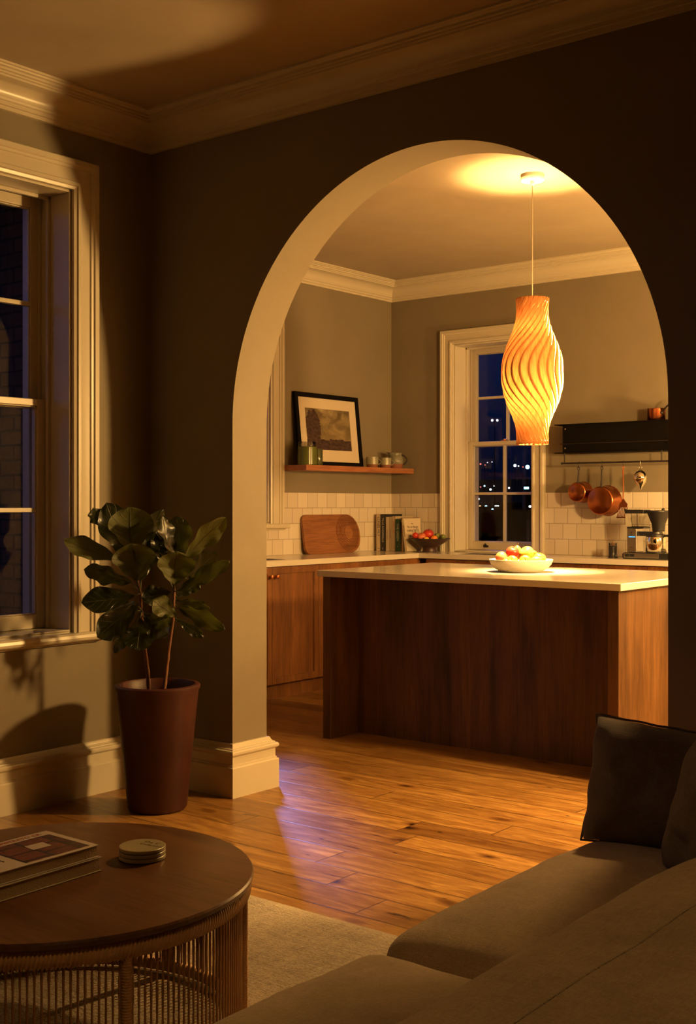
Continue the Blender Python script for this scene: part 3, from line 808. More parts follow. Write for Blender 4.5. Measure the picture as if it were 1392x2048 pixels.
m.quad_uv([TP(-.002, y0, z0), TP(-.002, y1, z0), TP(-.002, y1, z1), TP(-.002, y0, z1)]); m.build('print', M['print'], pic, smooth=False)
# big green candle jar
cj = thing('candle_jar', 'large olive green candle in a glass jar before the framed picture', 'candle', (-1.435, 2.785, SZ))
m = MB(); m.lathe([(0, 0), (.066, 0), (.070, .004), (.070, .128), (.066, .132), (0, .132)], 40); m.build('wax', M['candle'], cj)
m = MB(); m.lathe([(.064, .132), (.066, .134), (.066, .165), (.063, .168), (.061, .165), (.061, .134)], 40); m.build('jar_rim', M['clear'], cj)
m = MB(); m.tube([(0, 0, .13), (.002, 0, .146)], .0016, 6); m.build('wick', M['ink'], cj)
sj = thing('candle_jar', 'small dark green glass jar tucked behind the large candle jar', 'candle', (-1.455, 2.925, SZ))
m = MB(); m.lathe([(0, 0), (.036, 0), (.038, .004), (.038, .118), (.036, .121), (.034, .118), (.034, .02), (0, .02)], 32); m.build('glass_cup', M['darkjar'], sj)
m = MB(); m.lathe([(0, .021), (.033, .021), (.033, .09), (0, .09)], 28); m.build('wax', M['candle'], sj)
def mug(label, loc, r=.046, h=.082, rz=0):
    t = thing('mug', label, 'mug', loc, rz, 'stoneware mugs on the cherry wood shelf')
    m = MB(); m.lathe([(0, .0), (r*.86, 0), (r*.93, .003), (r*.97, h*.30), (r, h*.31), (r*1.01, h*.9), (r, h), (r*.95, h), (r*.93, h*.9), (r*.9, .006), (0, .006)], 36, mis=[1, 1, 1, 0, 0, 0, 0, 0, 0, 0])
    m.build('body', [M['glaze'], M['terra']], t, sharp=.9)
    m = MB(); m.tube([(r*.98+.030*math.sin(PI*i/12)**.8, 0, h*.84-(h*.58)*i/12) for i in range(13)], .0026, 8); m.build('handle', M['glaze'], t)
mug('speckled mug with terracotta foot, next to the picture frame', (-1.44, 3.56, SZ), rz=PI/2-.5)
mug('speckled mug with terracotta foot, between the other mug and the jug', (-1.43, 3.715, SZ), .045, .080, PI/2-.5)
jg = thing('jug', 'crackle-glazed stoneware jug with dark handle at the shelf corner', 'jug', (-1.45, 3.875, SZ), PI/2-.55)
m = MB()
def spout(q):
    if q.z > .09:
        k = (q.z-.09)/.035; dx = max(0, -q.x/.05); q = q.copy(); q.x -= .022*k*dx**3; q.z += .004*k*dx**2
    return q
m.lathe([(0, 0), (.052, 0), (.057, .004), (.058, .035), (.061, .037), (.063, .06), (.058, .085), (.050, .10), (.048, .112), (.052, .124), (.047, .124), (.044, .11), (.053, .085), (.058, .06), (.05, .008), (0, .008)], 40, fn=spout, mis=[1, 1, 1]+[0]*12)
m.build('body', [M['glaze2'], M['terra']], jg, sharp=.9)
m = MB(); m.tube([(.048+.050*math.sin(PI*i/14)**.75, 0, .112-.085*i/14) for i in range(15)], .0058, 8); m.build('handle', M['iron'], jg)

# chopping board
cb = thing('chopping_board', 'round-ended wooden chopping board with carved rings, leaning on tiles', 'chopping board', (-1.525, 2.885, WT+.0005))
BL, BH, BT = .66, .295, .024
poly = []
for cx_, cz_, r_, a0, a1, n in ((.05, .05, .05, PI, 1.5*PI, 8), (BL-.13, .13, .13, 1.5*PI, 2*PI, 14), (BL-.145, BH-.145, .145, 0, .5*PI, 14), (.045, BH-.045, .045, .5*PI, PI, 8)):
    for i in range(n+1): poly.append((cx_+r_*math.cos(a0+(a1-a0)*i/n), cz_+r_*math.sin(a0+(a1-a0)*i/n)))
tl = Matrix.Rotation(-.16, 4, 'Y')
m = MB(); m.prism(poly, -BT, 0, lambda u, v, w: tl @ Vector((w, u, v))); m.build('board', M['board'], cb, bevel=.004, seg=2)
m = MB(); ccx, ccz = BL-.152, BH*.5+.004
for r_ in (.135, .122, .109, .096, .083, .069, .055):
    ex = .0
    m.tube([tl @ Vector((.0005, ccx+r_*math.cos(2*PI*i/56)*.98+(.135-r_)*.18, ccz+r_*math.sin(2*PI*i/56))) for i in range(56)], .0028, 6, closed=True)
m.build('carved_rings', wood('carved_wood_dark', (.22, .085, .03), (.12, .04, .015), 'Y'), cb)

# cook books (spines face the room, standing on the corner of the worktop)
def book(label, x, y, th, h, d, mat, tx=None, tmat='ink', tilt=0.0, tsize=.02, front=None, group='cookbooks on the corner of the worktop'):
    t = thing('cookbook', label, 'book', (x, y, WT+.0005), 0)
    t['group'] = group
    t.rotation_euler = (0, tilt, 0)
    c = .0022; m = MB()
    m.box(0, c, 0, d, 0, h); m.box(th-c, th, 0, d, 0, h); m.box(c, th-c, 0, c, 0, h); m.build('cover', mat, t, bevel=.0006)
    m = MB(); m.box(c, th-c, c, d-.006, .004, h-.004); m.build('pages', M['paper'], t)
    if tx:
        for s, zc, sz in tx:
            text(s, sz, t, M[tmat], Matrix.Translation((th/2, -.0004, zc)) @ Matrix.Rotation(PI/2, 4, 'Y') @ Matrix.Rotation(PI/2, 4, 'X') , 'spine_lettering')
    if front:
        for s, yc, zc, sz in front:
            text(s, sz, t, M['ink'], Matrix.Translation((th+.0004, yc, zc)) @ Matrix.Rotation(PI/2, 4, 'Z') @ Matrix.Rotation(PI/2, 4, 'X'), 'cover_lettering')
    return t
BY = 3.76
book('cream cookbook at the left end of the row', -1.553, BY, .040, .292, .215, M['cream'], [('LUNES MLY', .19, .030), ('I', .02, .03)], 'ink')
book('tall black cookbook with white spine lettering', -1.508, BY-.005, .045, .290, .225, M['bkblack'], [('TILLE ANDRRELLE', .165, .024), ('no', .02, .016)], 'inkw')
book('pale grey-beige cookbook right of the tall black one', -1.459, BY, .030, .268, .205, M['cream'], [('a mesa mil forno', .13, .012)], 'ink')
book('thin plain beige cookbook left of the wide tan one', -1.427, BY, .028, .268, .205, M['creamd'], [('La tavola . cucina', .14, .010)], 'ink')
book('tan cookbook with a dark red slash on its spine', -1.397, BY, .033, .274, .235, M['creamd'], [('come si', .21, .012), ('//', .155, .034), ('B', .03, .018)], 'inkr')
book('dark green cookbook with pale spine lettering', -1.362, BY-.008, .045, .252, .20, M['bkgreen'], [('THE GREEN', .15, .026), ('o', .04, .014)], 'inkw')
book('slim orange-brown cookbook between green and leaning books', -1.315, BY, .012, .262, .232, M['bkbrown'], [('ricette di', .15, .009)], 'ink')
book('slim cream cookbook right of the orange-brown one', -1.302, BY, .011, .258, .232, M['cream'])
book('leaning cream cookbook with title lettering on its front', -1.252, BY-.03, .022, .245, .21, M['cream'], [('BENGIE SATO', .16, .014)], 'ink', tilt=-.13, front=[('THE', .10, .215, .014), ('No on Bengie', .105, .19, .026), ('making SATO', .105, .163, .028), ('piu', .06, .12, .016)])

# fruit
def fruit(kind, loc, r, label, matk, rot=(0, 0, 0), group='fruit'):
    t = thing(kind, label, kind.replace('_', ' '), loc); t['group'] = group; t.rotation_euler = rot
    m = MB()
    def f(d):
        if kind == 'apple' or kind == 'peach':
            k = abs(d.z)/r; rr = math.hypot(d.x, d.y)/r
            dz = -.22*r*math.exp(-(rr/.28)**2)*(1 if d.z > 0 else -.6)
            return Vector((d.x*(1+.05*d.z/r), d.y*(1+.05*d.z/r), d.z*.92+dz))
        if kind == 'lemon' or kind == 'lime': return Vector((d.x*.9, d.y*.9, d.z*(1.12+.22*(abs(d.z)/r)**6)))
        if kind == 'pear':
            k = (d.z/r+1)/2; s = 1.05-.5*max(0, k-.42)**1*1.5; return Vector((d.x*s, d.y*s, d.z*1.32+.12*r))
        if kind == 'pepper':
            return Vector((d.x*.75, d.y*.75, d.z*1.25))
        return d
    m.ball((0, 0, 0), r, 24, 16, fn=f); m.build('skin', M[matk], t, sharp=3)
    if kind not in ('lemon', 'orange'):
        zt = {'apple': .72, 'peach': .72, 'pear': 1.40, 'pepper': 1.2, 'lime': 1.25}.get(kind, .9)*r
        m = MB(); m.tube([(0, 0, zt-.004), (.001, 0, zt+.006), (.004, 0, zt+.013)], [.0022, .0016, .002], 6); m.build('stalk', M['stalk'], t)
    return t
BX, BYY = .918, 1.80
bw = thing('fruit_bowl', 'wide shallow white ceramic bowl of fruit on the island', 'bowl', (BX, BYY, IZ))
m = MB(); m.lathe([(0, .001), (.10, 0), (.112, .003), (.140, .018), (.160, .040), (.170, .064), (.168, .067), (.164, .064), (.154, .042), (.134, .022), (.10, .012), (0, .010)], 64); m.build('body', M['bowl'], bw, sharp=1.2)
def IP(dr, df, dz): # offsets: right / away from the camera / up, from the bowl centre
    p = Vector((BX, BYY, IZ))+RT*dr+FW*df; return (p.x, p.y, IZ+dz)
G = 'fruit in the white bowl'
fruit('apple', IP(-.105, -.02, .072), .037, 'orange-red apple at the left end of the white bowl', 'peach', (0, 1.0, .3), G)
fruit('apple', IP(-.045, .0, .103), .036, 'deep red apple heaped highest in the white bowl', 'red', (.2, .3, 0), G)
fruit('apple', IP(.030, -.01, .098), .040, 'yellow-green apple heaped beside the red one in the white bowl', 'pear', (.6, -.5, .3), G)
fruit('pear', IP(-.012, .062, .096), .030, 'small yellow pear standing up behind the red apple', 'yellow', (.05, .1, 0), G)
fruit('peach', IP(-.056, -.068, .058), .032, 'orange peach at the front left of the white bowl', 'yellow', (1.0, .2, .2), G)
fruit('peach', IP(.012, -.078, .058), .034, 'orange-yellow peach at the front middle of the white bowl', 'orange', (1.1, .1, .4), G)
fruit('lemon', IP(.068, -.062, .058), .029, 'small yellow-green lemon at the front right of the white bowl', 'pear', (.4, 1.2, .6), G)
fruit('apple', IP(.098, -.01, .070), .034, 'pale yellow apple at the right end of the white bowl', 'yellow', (.3, .3, .6), G)
fruit('pear', IP(.070, .05, .085), .028, 'tilted yellow pear at the back right of the white bowl', 'yellow', (.2, 1.0, -.5), G)
fruit('orange', IP(-.088, -.062, .050), .024, 'small orange between the peach and the left apple', 'orange', (0, 0, 0), G)
fruit('apple', IP(-.07, .07, .066), .033, 'red apple at the back left of the white bowl, mostly hidden', 'red', (0, 0, 0), G)
DX, DY = -1.09, 3.83
db = thing('fruit_bowl', 'dark turned wooden bowl on a foot beside the cookbooks', 'bowl', (DX, DY, WT))
m = MB(); m.lathe([(0, 0), (.058, 0), (.056, .004), (.050, .030), (.056, .040), (.10, .062), (.140, .090), (.162, .104), (.160, .107), (.154, .106), (.13, .092), (.09, .068), (0, .056)], 56); m.build('body', M['dbowl'], db, sharp=.9)
def DP(dr, df, dz):
    p = Vector((DX, DY, WT))+RT*dr+FW*df; return (p.x, p.y, WT+dz)
G = 'fruit in the dark bowl'
fruit('apple', DP(-.010, .0, .138), .042, 'large red apple heaped highest in the dark bowl', 'red', (.2, .2, 0), G)
fruit('plum', DP(-.112, -.02, .128), .024, 'dark red upright plum at the left of the dark bowl', 'red', (0, 0, 0), G)
fruit('peach', DP(-.062, -.02, .118), .034, 'red-orange peach left of the large red apple', 'peach', (.5, .2, 0), G)
fruit('lemon', DP(-.030, -.075, .096), .025, 'small pale yellow lemon at the front of the dark bowl', 'yellow', (1.2, .5, 0), G)
fruit('orange', DP(.030, -.055, .100), .029, 'small orange at the front right of the dark bowl', 'orange', (0, 0, 0), G)
fruit('lime', DP(.062, .01, .122), .029, 'dull green lime at the right, back of the dark bowl', 'lime', (1.3, .3, .2), G)
fruit('lime', DP(.100, -.02, .114), .026, 'dull green lime at the right rim of the dark bowl', 'lime', (1.2, -.4, .6), G)
fruit('peach', DP(-.06, .07, .105), .033, 'red peach at the back of the dark bowl', 'peach', (0, 0, 0), G)

# black steel wall shelf with hanging rail
rk = thing('steel_wall_shelf', 'long black steel wall shelf with a pan rail below', 'shelf', (0, KY, 1.64))
RXE = 1.65; yf = -.20
m = MB(); m.box(-.005, RXE, yf, -.001, .200, .206); m.build('top_plate', M['black'], rk, bevel=.001)
m = MB(); m.box(-.005, RXE, yf, -.001, .0, .006); m.build('bottom_plate', M['black'], rk, bevel=.001)
m = MB(); m.box(.052, RXE-.05, yf+.022, yf+.028, .006, .200); m.build('front_panel', M['black'], rk)
m = MB(); m.box(.052, .058, yf+.028, -.001, .006, .2); m.box(RXE-.056, RXE-.05, yf+.028, -.001, .006, .2); m.build('end_panel', M['black'], rk)
for x, z in ((.072, .172), (.072, .035)):
    m = MB(); m.lathe([(.006, 0), (.006, .002), (.003, .004), (0, .004)], 14, axis='Y', fn=lambda q: Vector((q.x+x, yf+.022-q.y, q.z+z))); m.build('screw', M['steel'], rk)
m = MB(); m.tube([(.04, yf+.008, .066), (.86, yf+.008, .066)], .003, 8); m.tube([(.86, yf+.008, .082), (.86, yf+.008, .006)], .0035, 8); m.tube([(.056, yf+.008, .066), (.056, yf+.022, .066)], .003, 6); m.build('retaining_rod', M['iron'], rk)
RAILZ = -.072
m = MB(); m.tube([(.05, yf+.02, RAILZ), (RXE-.05, yf+.02, RAILZ)], .0062, 12)
for x in (.05, RXE-.05): m.ball((x, yf+.02, RAILZ), .0095, 12, 8)
for x in (.068, .80, RXE-.08): m.tube([(x, yf+.02, .0), (x, yf+.02, RAILZ)], .0045, 8)
m.build('rail', M['iron'], rk)
RY, RZ = KY+yf+.02, 1.64+RAILZ
def hook(m, zb=-.034):
    m.tube([(0, .008, -.004), (0, .0085, .004), (0, .0, .0095), (0, -.0085, .004), (0, -.009, -.010), (0, -.006, zb+.006), (0, -.002, zb), (0, .004, zb+.001), (0, .006, zb+.007)], .0016, 6)
def pan(label, x, rb, rr, dep, hl, drop):
    t = thing('copper_pan', label, 'pan', (x, RY, RZ), 0, 'copper pans on the rail')
    m = MB(); hook(m); m.build('hook', M['iron'], t)
    zt = -.026
    # handle: flattened loop at top, bends to the rivet plate
    m = MB(); 
    m.tube([(.0085*math.sin(2*PI*i/16), -.0045, zt-.012+.013*math.cos(2*PI*i/16)) for i in range(16)], .0035, 6, closed=True)
    m.tube([(0, -.0045, zt-.025), (0, -.004, zt-.05), (-.003, -.004, zt-hl*.8), (-.008, .000, zt-hl)], [.006, .007, .0065, .008], 8)
    m.box(-.022, .008, .0, .012, zt-hl-.012, zt-hl+.004)
    m.build('handle', M['iron'], t, bevel=.001)
    # body: bottom faces the room, mouth against the wall; pan axis along y
    cz_ = zt-hl-rb*.94; cx_ = -.018
    m = MB()
    prof = [(0, 0), (rb*.90, 0), (rb*.97, .004), (rb, .012), (rr, dep), (rr+.003, dep+.001), (rr+.003, dep+.003), (rr-.002, dep+.003), (rb-.004, .014), (rb*.92, .005), (0, .004)]
    m.lathe(prof, 56, axis='Y', fn=lambda q: Vector((q.x+cx_, q.y-.004, q.z+cz_)))
    m.build('bowl', M['copper'], t, sharp=1.0)
pan('small copper saucepan hanging leftmost on the rail', .182, .070, .073, .10, .112, 0)
pan('large copper saucepan hanging second on the rail, right of the small one', .362, .100, .106, .12, .145, 0)
sp = thing('spatula', 'slotted copper spatula hanging between the large pan and silver ornament', 'spatula', (.522, RY, RZ))
m = MB(); hook(m); m.build('hook', M['iron'], sp)
m = MB(); zt = -.026
m.tube([(.0055*math.sin(2*PI*i/14), -.0045, zt-.010+.010*math.cos(2*PI*i/14)) for i in range(14)], .0025, 6, closed=True)
m.tube([(0, -.0045, zt-.02), (.001, -.0045, zt-.10), (.0, -.004, zt-.23)], [.0055, .0050, .0042], 8); m.build('handle', M['coppert'], sp)
m = MB(); zb = zt-.355; zm = zt-.285
m.prism([(-.006, zt-.225), (-.010, zt-.24), (-.028, zt-.262), (-.034, zm), (.030, zm), (.032, zt-.262), (.012, zt-.24), (.006, zt-.225)], -.0052, -.0036, lambda u, v, w: (u, w, v))
for i in range(7):
    a0 = -.034+i*.0105; m.prism([(a0, zm), (a0+.0052, zm), (a0+.0052-.016, zb), (a0-.016, zb)], -.0052, -.0036, lambda u, v, w: (u, w, v))
m.prism([(-.0485, zb+.004), (.0180, zb+.004), (.017, zb-.003), (-.050, zb-.003)], -.0052, -.0036, lambda u, v, w: (u, w, v))
m.build('blade', M['coppert'], sp)
bo = thing('silver_ornament', 'shiny drop-shaped metal ornament with pointed tip on the rail', 'ornament', (.650, RY, RZ))
m = MB(); hook(m); m.tube([(.010*math.sin(2*PI*i/18), -.004, -.040+.010*math.cos(2*PI*i/18)) for i in range(18)], .0016, 6, closed=True); m.build('hook', M['steel'], bo)
m = MB(); m.lathe([(0, -.050), (.006, -.050), (.006, -.057), (.012, -.060), (.030, -.070), (.043, -.086), (.048, -.104), (.046, -.122), (.036, -.142), (.022, -.160), (.010, -.176), (.003, -.192), (0, -.195)], 40, (0, -.004, 0)); m.build('drop', M['chrome'], bo, sharp=2)
sc_ = thing('copper_pan', 'small straight copper saucepan standing on top of the steel shelf', 'pan', (.735, 3.90, 1.8465))
m = MB(); r = .061; m.lathe([(0, 0), (r-.004, 0), (r, .004), (r, .078), (r+.002, .081), (r-.002, .081), (r-.002, .006), (0, .004)], 48); m.build('bowl', M['copper'], sc_, sharp=1)
hd = Vector((.86, -.51, 0)).normalized()
m = MB(); m.tube([hd*(r)+Vector((0, 0, .055)), hd*(r+.012)+Vector((0, 0, .060)), hd*(r+.05)+Vector((0, 0, .085)), hd*(r+.10)+Vector((0, 0, .108)), hd*(r+.17)+Vector((0, 0, .122))], [.008, .006, .0052, .0055, .007], 8)
m.ball(hd*r+Vector((0, 0, .052)), .012, 12, 8); m.build('handle', M['iron'], sc_)

# coffee machine
cf = thing('coffee_machine', 'filter coffee machine, steel tower with clear tank and black brew basket', 'coffee machine', (.575, 3.71, WT), 0)
m = MB(); m.prism([(.0, .012), (.006, .0), (.36, .0), (.36, .044), (.012, .044), (.0, .034)], 0, .15, lambda u, v, w: (u, w, v)); m.build('base', M['bplast'], cf, bevel=.003)
m = MB(); m.box(.012, .262, -.003, .0, .008, .040); m.build('base_trim', M['steel'], cf, bevel=.0008)
for x in (.022, .058):
    m = MB(); m.box(x, x+.032, -.006, -.003, .016, .034); m.build('switch', M['bplast'], cf, bevel=.001)
m = MB(); m.box(.030, .098, .010, .12, .046, .205); m.build('tower', M['steel'], cf, bevel=.003)
m = MB(); m.box(.044, .090, .0085, .010, .146, .152); m.build('indicator_light', M['ledblue'], cf)
text('coffee', .010, cf, M['ink'], Matrix.Translation((.062, .0095, .078)) @ Matrix.Rotation(PI/2, 4, 'X'), 'lettering')
for z in (.166, .179):
    m = MB(); m.lathe([(.0045, 0), (.004, .002), (0, .002)], 12, axis='Y', fn=lambda q: Vector((q.x+.062, .010-q.y, q.z+z))); m.build('button', M['bplast'], cf)
m = MB(); m.box(.028, .15, .012, .12, .205, .215); m.box(.098, .225, .03, .10, .155, .185); m.build('tank_base', M['bplast'], cf, bevel=.002)
m = MB(); m.prism([(.02, .215), (.148, .215), (.155, .308), (.014, .308)], .012, .118, lambda u, v, w: (u, w, v)); m.build('water_tank', M['clear'], cf, bevel=.006)
m = MB(); m.tube([(.083, .06, .215), (.083, .06, .312), (.12, .06, .322), (.21, .06, .322)], .0055, 10); m.build('outlet_tube', M['clear'], cf)
m = MB(); m.box(.012, .150, .008, .122, .308, .332); m.box(.012, .030, .004, .02, .326, .336); m.build('tank_lid', M['bplast'], cf, bevel=.003)
m = MB(); m.lathe([(0, .186), (.040, .186), (.042, .200), (.045, .236), (.075, .31), (.077, .318), (0, .318)], 36, (.232, .065, 0)); m.lathe([(0, .318), (.072, .318), (.072, .326), (0, .33)], 36, (.232, .065, 0)); m.box(.13, .24, .045, .085, .316, .328); m.ball((.272, .05, .332), .011, 12, 8); m.build('brew_basket', M['bplast'], cf, bevel=.001)
m = MB(); m.lathe([(0, .050), (.066, .050), (.070, .056), (.071, .135), (.066, .150), (.064, .150), (.068, .134), (.067, .058), (0, .056)], 40, (.215, .065, 0)); m.build('carafe', M['chrome'], cf)
m = MB(); m.lathe([(0, .150), (.067, .150), (.067, .166), (.045, .170), (.042, .184), (0, .184)], 40, (.215, .065, 0)); m.tube([(.281, .055, .158), (.312, .045, .160), (.326, .04, .146), (.326, .04, .075), (.316, .042, .062)], .0085, 8); m.build('carafe_lid', M['bplast'], cf)
m = MB(); m.lathe([(0, .044), (.072, .044), (.072, .049), (0, .050)], 36, (.215, .065, 0)); m.build('hotplate', M['bplast'], cf)
gj = thing('coffee_press', 'small black coffee cup press with clear rim beside the coffee machine', 'coffee press', (.462, 3.80, WT))
m = MB(); m.lathe([(0, 0), (.031, 0), (.032, .008), (.029, .012), (.028, .04), (.030, .08), (.028, .082), (0, .082)], 28); m.build('body', M['bplast'], gj)
m = MB(); m.lathe([(.027, .082), (.029, .102), (.028, .102), (.026, .082)], 28); m.build('rim', M['clear'], gj)
m = MB(); m.tube([(0, 0, .082), (0, 0, .104)], .003, 8); m.ball((0, 0, .106), .005, 10, 8); m.build('plunger', M['brass'], gj)

# ------------------------------------------------------------------ potted plant
pot_c = Vector((.432, -.352, 0))
pl = thing('potted_fiddle_leaf_fig', 'fiddle-leaf fig with two stems in a tall dark red tapered planter', 'potted plant', pot_c)
m = MB(); m.lathe([(0, 0), (.112, 0), (.118, .004), (.124, .012), (.172, .500), (.178, .508), (.179, .520), (.173, .525), (.158, .525), (.152, .518), (.148, .47), (0, .47)], 64); m.build('planter', M['pot'], pl, sharp=.8)
m = MB()
rings = []
m.lathe([(.0, .484), (.05, .482), (.10, .485), (.149, .480)], 40, fn=lambda q: q+Vector((0, 0, .010*noise.noise(q*30)))); m.build('soil', M['soil'], pl)
def PC(u, v, off=0.0):
    """point of the plant seen at a crop position; off = metres nearer (+) / farther (-) than the pot axis. returned local to the plant"""
    U = u/3.867+120; V = v/3.867+980; D = (pot_c-CAMP).dot(FW)-off
    return CAMP+FW*D+RT*((U-696)/2413*D)+Vector((0, 0, (1008-V)/2413*D))-pot_c
def stem(pts, r0, r1):
    P = [PC(*p) for p in pts]; out = []
    for i in range(len(P)-1):
        for k in range(6): out.append(P[i].lerp(P[i+1], k/6))
    out.append(P[-1]); n = len(out)
    rs = [(r0+(r1-r0)*i/(n-1))*(1+.18*(i % 3 == 0)) for i in range(n)]
    m = MB(); m.tube(out, rs, 10); return m.build('stem', M['bark'], pl)
stem([(690, 1590, 0), (678, 1400, 0), (655, 1220, .0), (632, 960, .0), (622, 800, 0), (600, 700, 0), (590, 560, 0)], .0085, .004)
stem([(800, 1590, .02), (822, 1400, .02), (845, 1200, .02), (875, 1000, .02), (882, 800, .02), (880, 640, .02), (890, 540, .02)], .0085, .004)
def leaf(b, tp, width, face=0.0, cup=.12, droop=0.0, wav=.006, bo=0.0, to=0.0, stalk=None, under=False):
    """b, tp: crop positions of base and tip; width in crop px; face: roll of the blade about its length (0 faces the camera)"""
    B = PC(b[0], b[1], bo); T = PC(tp[0], tp[1], to); T = T+(T-B)*.07
    L = (T-B).length; y = (T-B).normalized()
    view = (CAMP-pot_c-B).normalized()
    n = (view-y*view.dot(y)).normalized()
    n = Quaternion(y, face) @ n; x = y.cross(n).normalized()
    D = (pot_c-CAMP).dot(FW); W = 1.2*width/3.867/2413*D/max(.3, abs(math.cos(face)))*.5
    m = MB(); m.uv = m.bm.loops.layers.uv.new('UVMap'); NL, NW = 22, 10; g = {}; sd = random.random()*10
    for j in range(NL+1):
        t = j/NL
        # fiddle outline: narrow waist near the base, broad towards the tip
        w = (math.sin(PI*min(1, t*.5+.5*t**1.25))**.72)*(.60+.52*t) if 0 < t < 1 else 0
        w = max(w, 0)*1.02 + (.02 if t < .03 else 0)
        w *= 1-.14*math.exp(-((t-.38)/.10)**2)
        for i in range(NW+1):
            s = i/NW*2-1
            p = B+y*(L*(t-.045*abs(s)*math.sin(PI*t)*0))+x*(W*w*s)
            z = -cup*W*2*(1-s*s)*.55*math.sin(PI*min(1, t*1.05)) - droop*L*t*t
            z += wav*math.sin(t*17+sd+s*2)*abs(s)**2*1.2 + .004*noise.noise(Vector((t*5, s*3, sd)))
            p = p+n*z
            g[i, j] = m.bm.verts.new(p)
    for j in range(NL):
        for i in range(NW):
            q = [(i, j), (i+1, j), (i+1, j+1), (i, j+1)]
            if under: q = q[::-1]
            f = m.face([g[k] for k in q])
            if f:
                for lp, k in zip(f.loops, q): lp[m.uv].uv = (k[0]/NW, k[1]/NL)
    if stalk is not None:
        S = PC(*stalk); m.tube([S, S.lerp(B, .6)+Vector((0, 0, -.002)), B+y*.004], [.003, .0024, .002], 6)
    m.build('leaf', M['leaf'], pl, recalc=False, sharp=3)
random.seed(3)
S1t = (600, 700, 0); S1 = (622, 800, 0); S1b = (632, 930, 0); S2t = (885, 600, .02); S2 = (882, 780, .02); S2b = (878, 960, .02)
leaf((560, 560), (370, 130), 250, .25, bo=-.06, to=-.08, stalk=S1t)
leaf((330, 300), (258, 150), 110, .9, bo=-.06, to=-.05)
leaf((566, 480), (540, 150), 315, .12, .42, bo=.05, to=.02, stalk=(595, 600, 0), under=True)
leaf((596, 705), (558, 430), 300, -.15, .42, bo=.06, to=.08, stalk=S1, under=True)
leaf((470, 545), (55, 395), 150, .55, .15, bo=.03, to=.06, stalk=S1t, under=True)
leaf((560, 720), (210, 618), 135, -.75, bo=.02, to=.04, stalk=S1)
leaf((580, 815), (190, 862), 185, .3, .18, bo=.05, to=.10, droop=.04, stalk=S1)
leaf((605, 890), (310, 1125), 205, -.25, .16, bo=.05, to=.12, droop=.05, stalk=S1b)
leaf((610, 880), (408, 905), 80, .9, bo=-.02, to=-.04, stalk=S1b)
leaf((560, 1050), (425, 1245), 80, .3, bo=.0, to=.03, droop=.08, stalk=S1b)
leaf((622, 990), (600, 1230), 215, .15, .16, bo=.06, to=.09, stalk=S1b)
leaf((650, 960), (830, 1110), 200, .1, .22, bo=.09, to=.13, stalk=S1b)
leaf((600, 930), (520, 1000), 34, .3, bo=.03, to=.05, stalk=S1b)
leaf((625, 700), (735, 345), 170, .3, .15, bo=-.03, to=-.05, stalk=S1)
leaf((640, 480), (792, 168), 130, .7, .15, bo=-.05, to=-.08, stalk=(595, 600, 0))
leaf((885, 520), (800, 222), 105, .95, .2, bo=.04, to=.05, stalk=S2t)
leaf((925, 540), (905, 225), 205, -.2, .2, bo=-.04, to=-.05, stalk=S2t)
leaf((955, 545), (1262, 238), 150, .5, .22, bo=.03, to=.05, stalk=S2t, under=True)
leaf((888, 740), (905, 492), 262, .12, .40, bo=.07, to=.08, stalk=S2, under=True)
leaf((985, 700), (1205, 500), 170, .45, .18, bo=-.05, to=-.07, stalk=S2t)
leaf((905, 785), (1285, 568), 112, -.65, .2, bo=.04, to=.06, stalk=S2)
leaf((900, 830), (1082, 685), 120, .3, .15, bo=-.01, to=-.02, stalk=S2)
leaf((860, 790), (645, 830), 150, .2, .18, bo=.03, to=.06, stalk=S2)
leaf((905, 975), (730, 860), 150, .35, .16, bo=.09, to=.11, stalk=S2b, under=True)
leaf((890, 885), (1240, 1078), 120, .5, .2, bo=.08, to=.10, droop=.06, stalk=S2b)
leaf((890, 850), (1142, 912), 80, .5, .15, bo=-.03, to=-.04, stalk=S2)
leaf((900, 1000), (1098, 1132), 78, -.3, .2, bo=.05, to=.07, droop=.05, stalk=S2b)
leaf((800, 590), (758, 330), 130, .2, .15, bo=-.05, to=-.06, stalk=S2)
leaf((850, 560), (770, 430), 60, .6, .15, bo=.05, to=.05, stalk=S2)
leaf((720, 860), (745, 790), 50, .5, .15, bo=.0, to=.01, stalk=S1b)

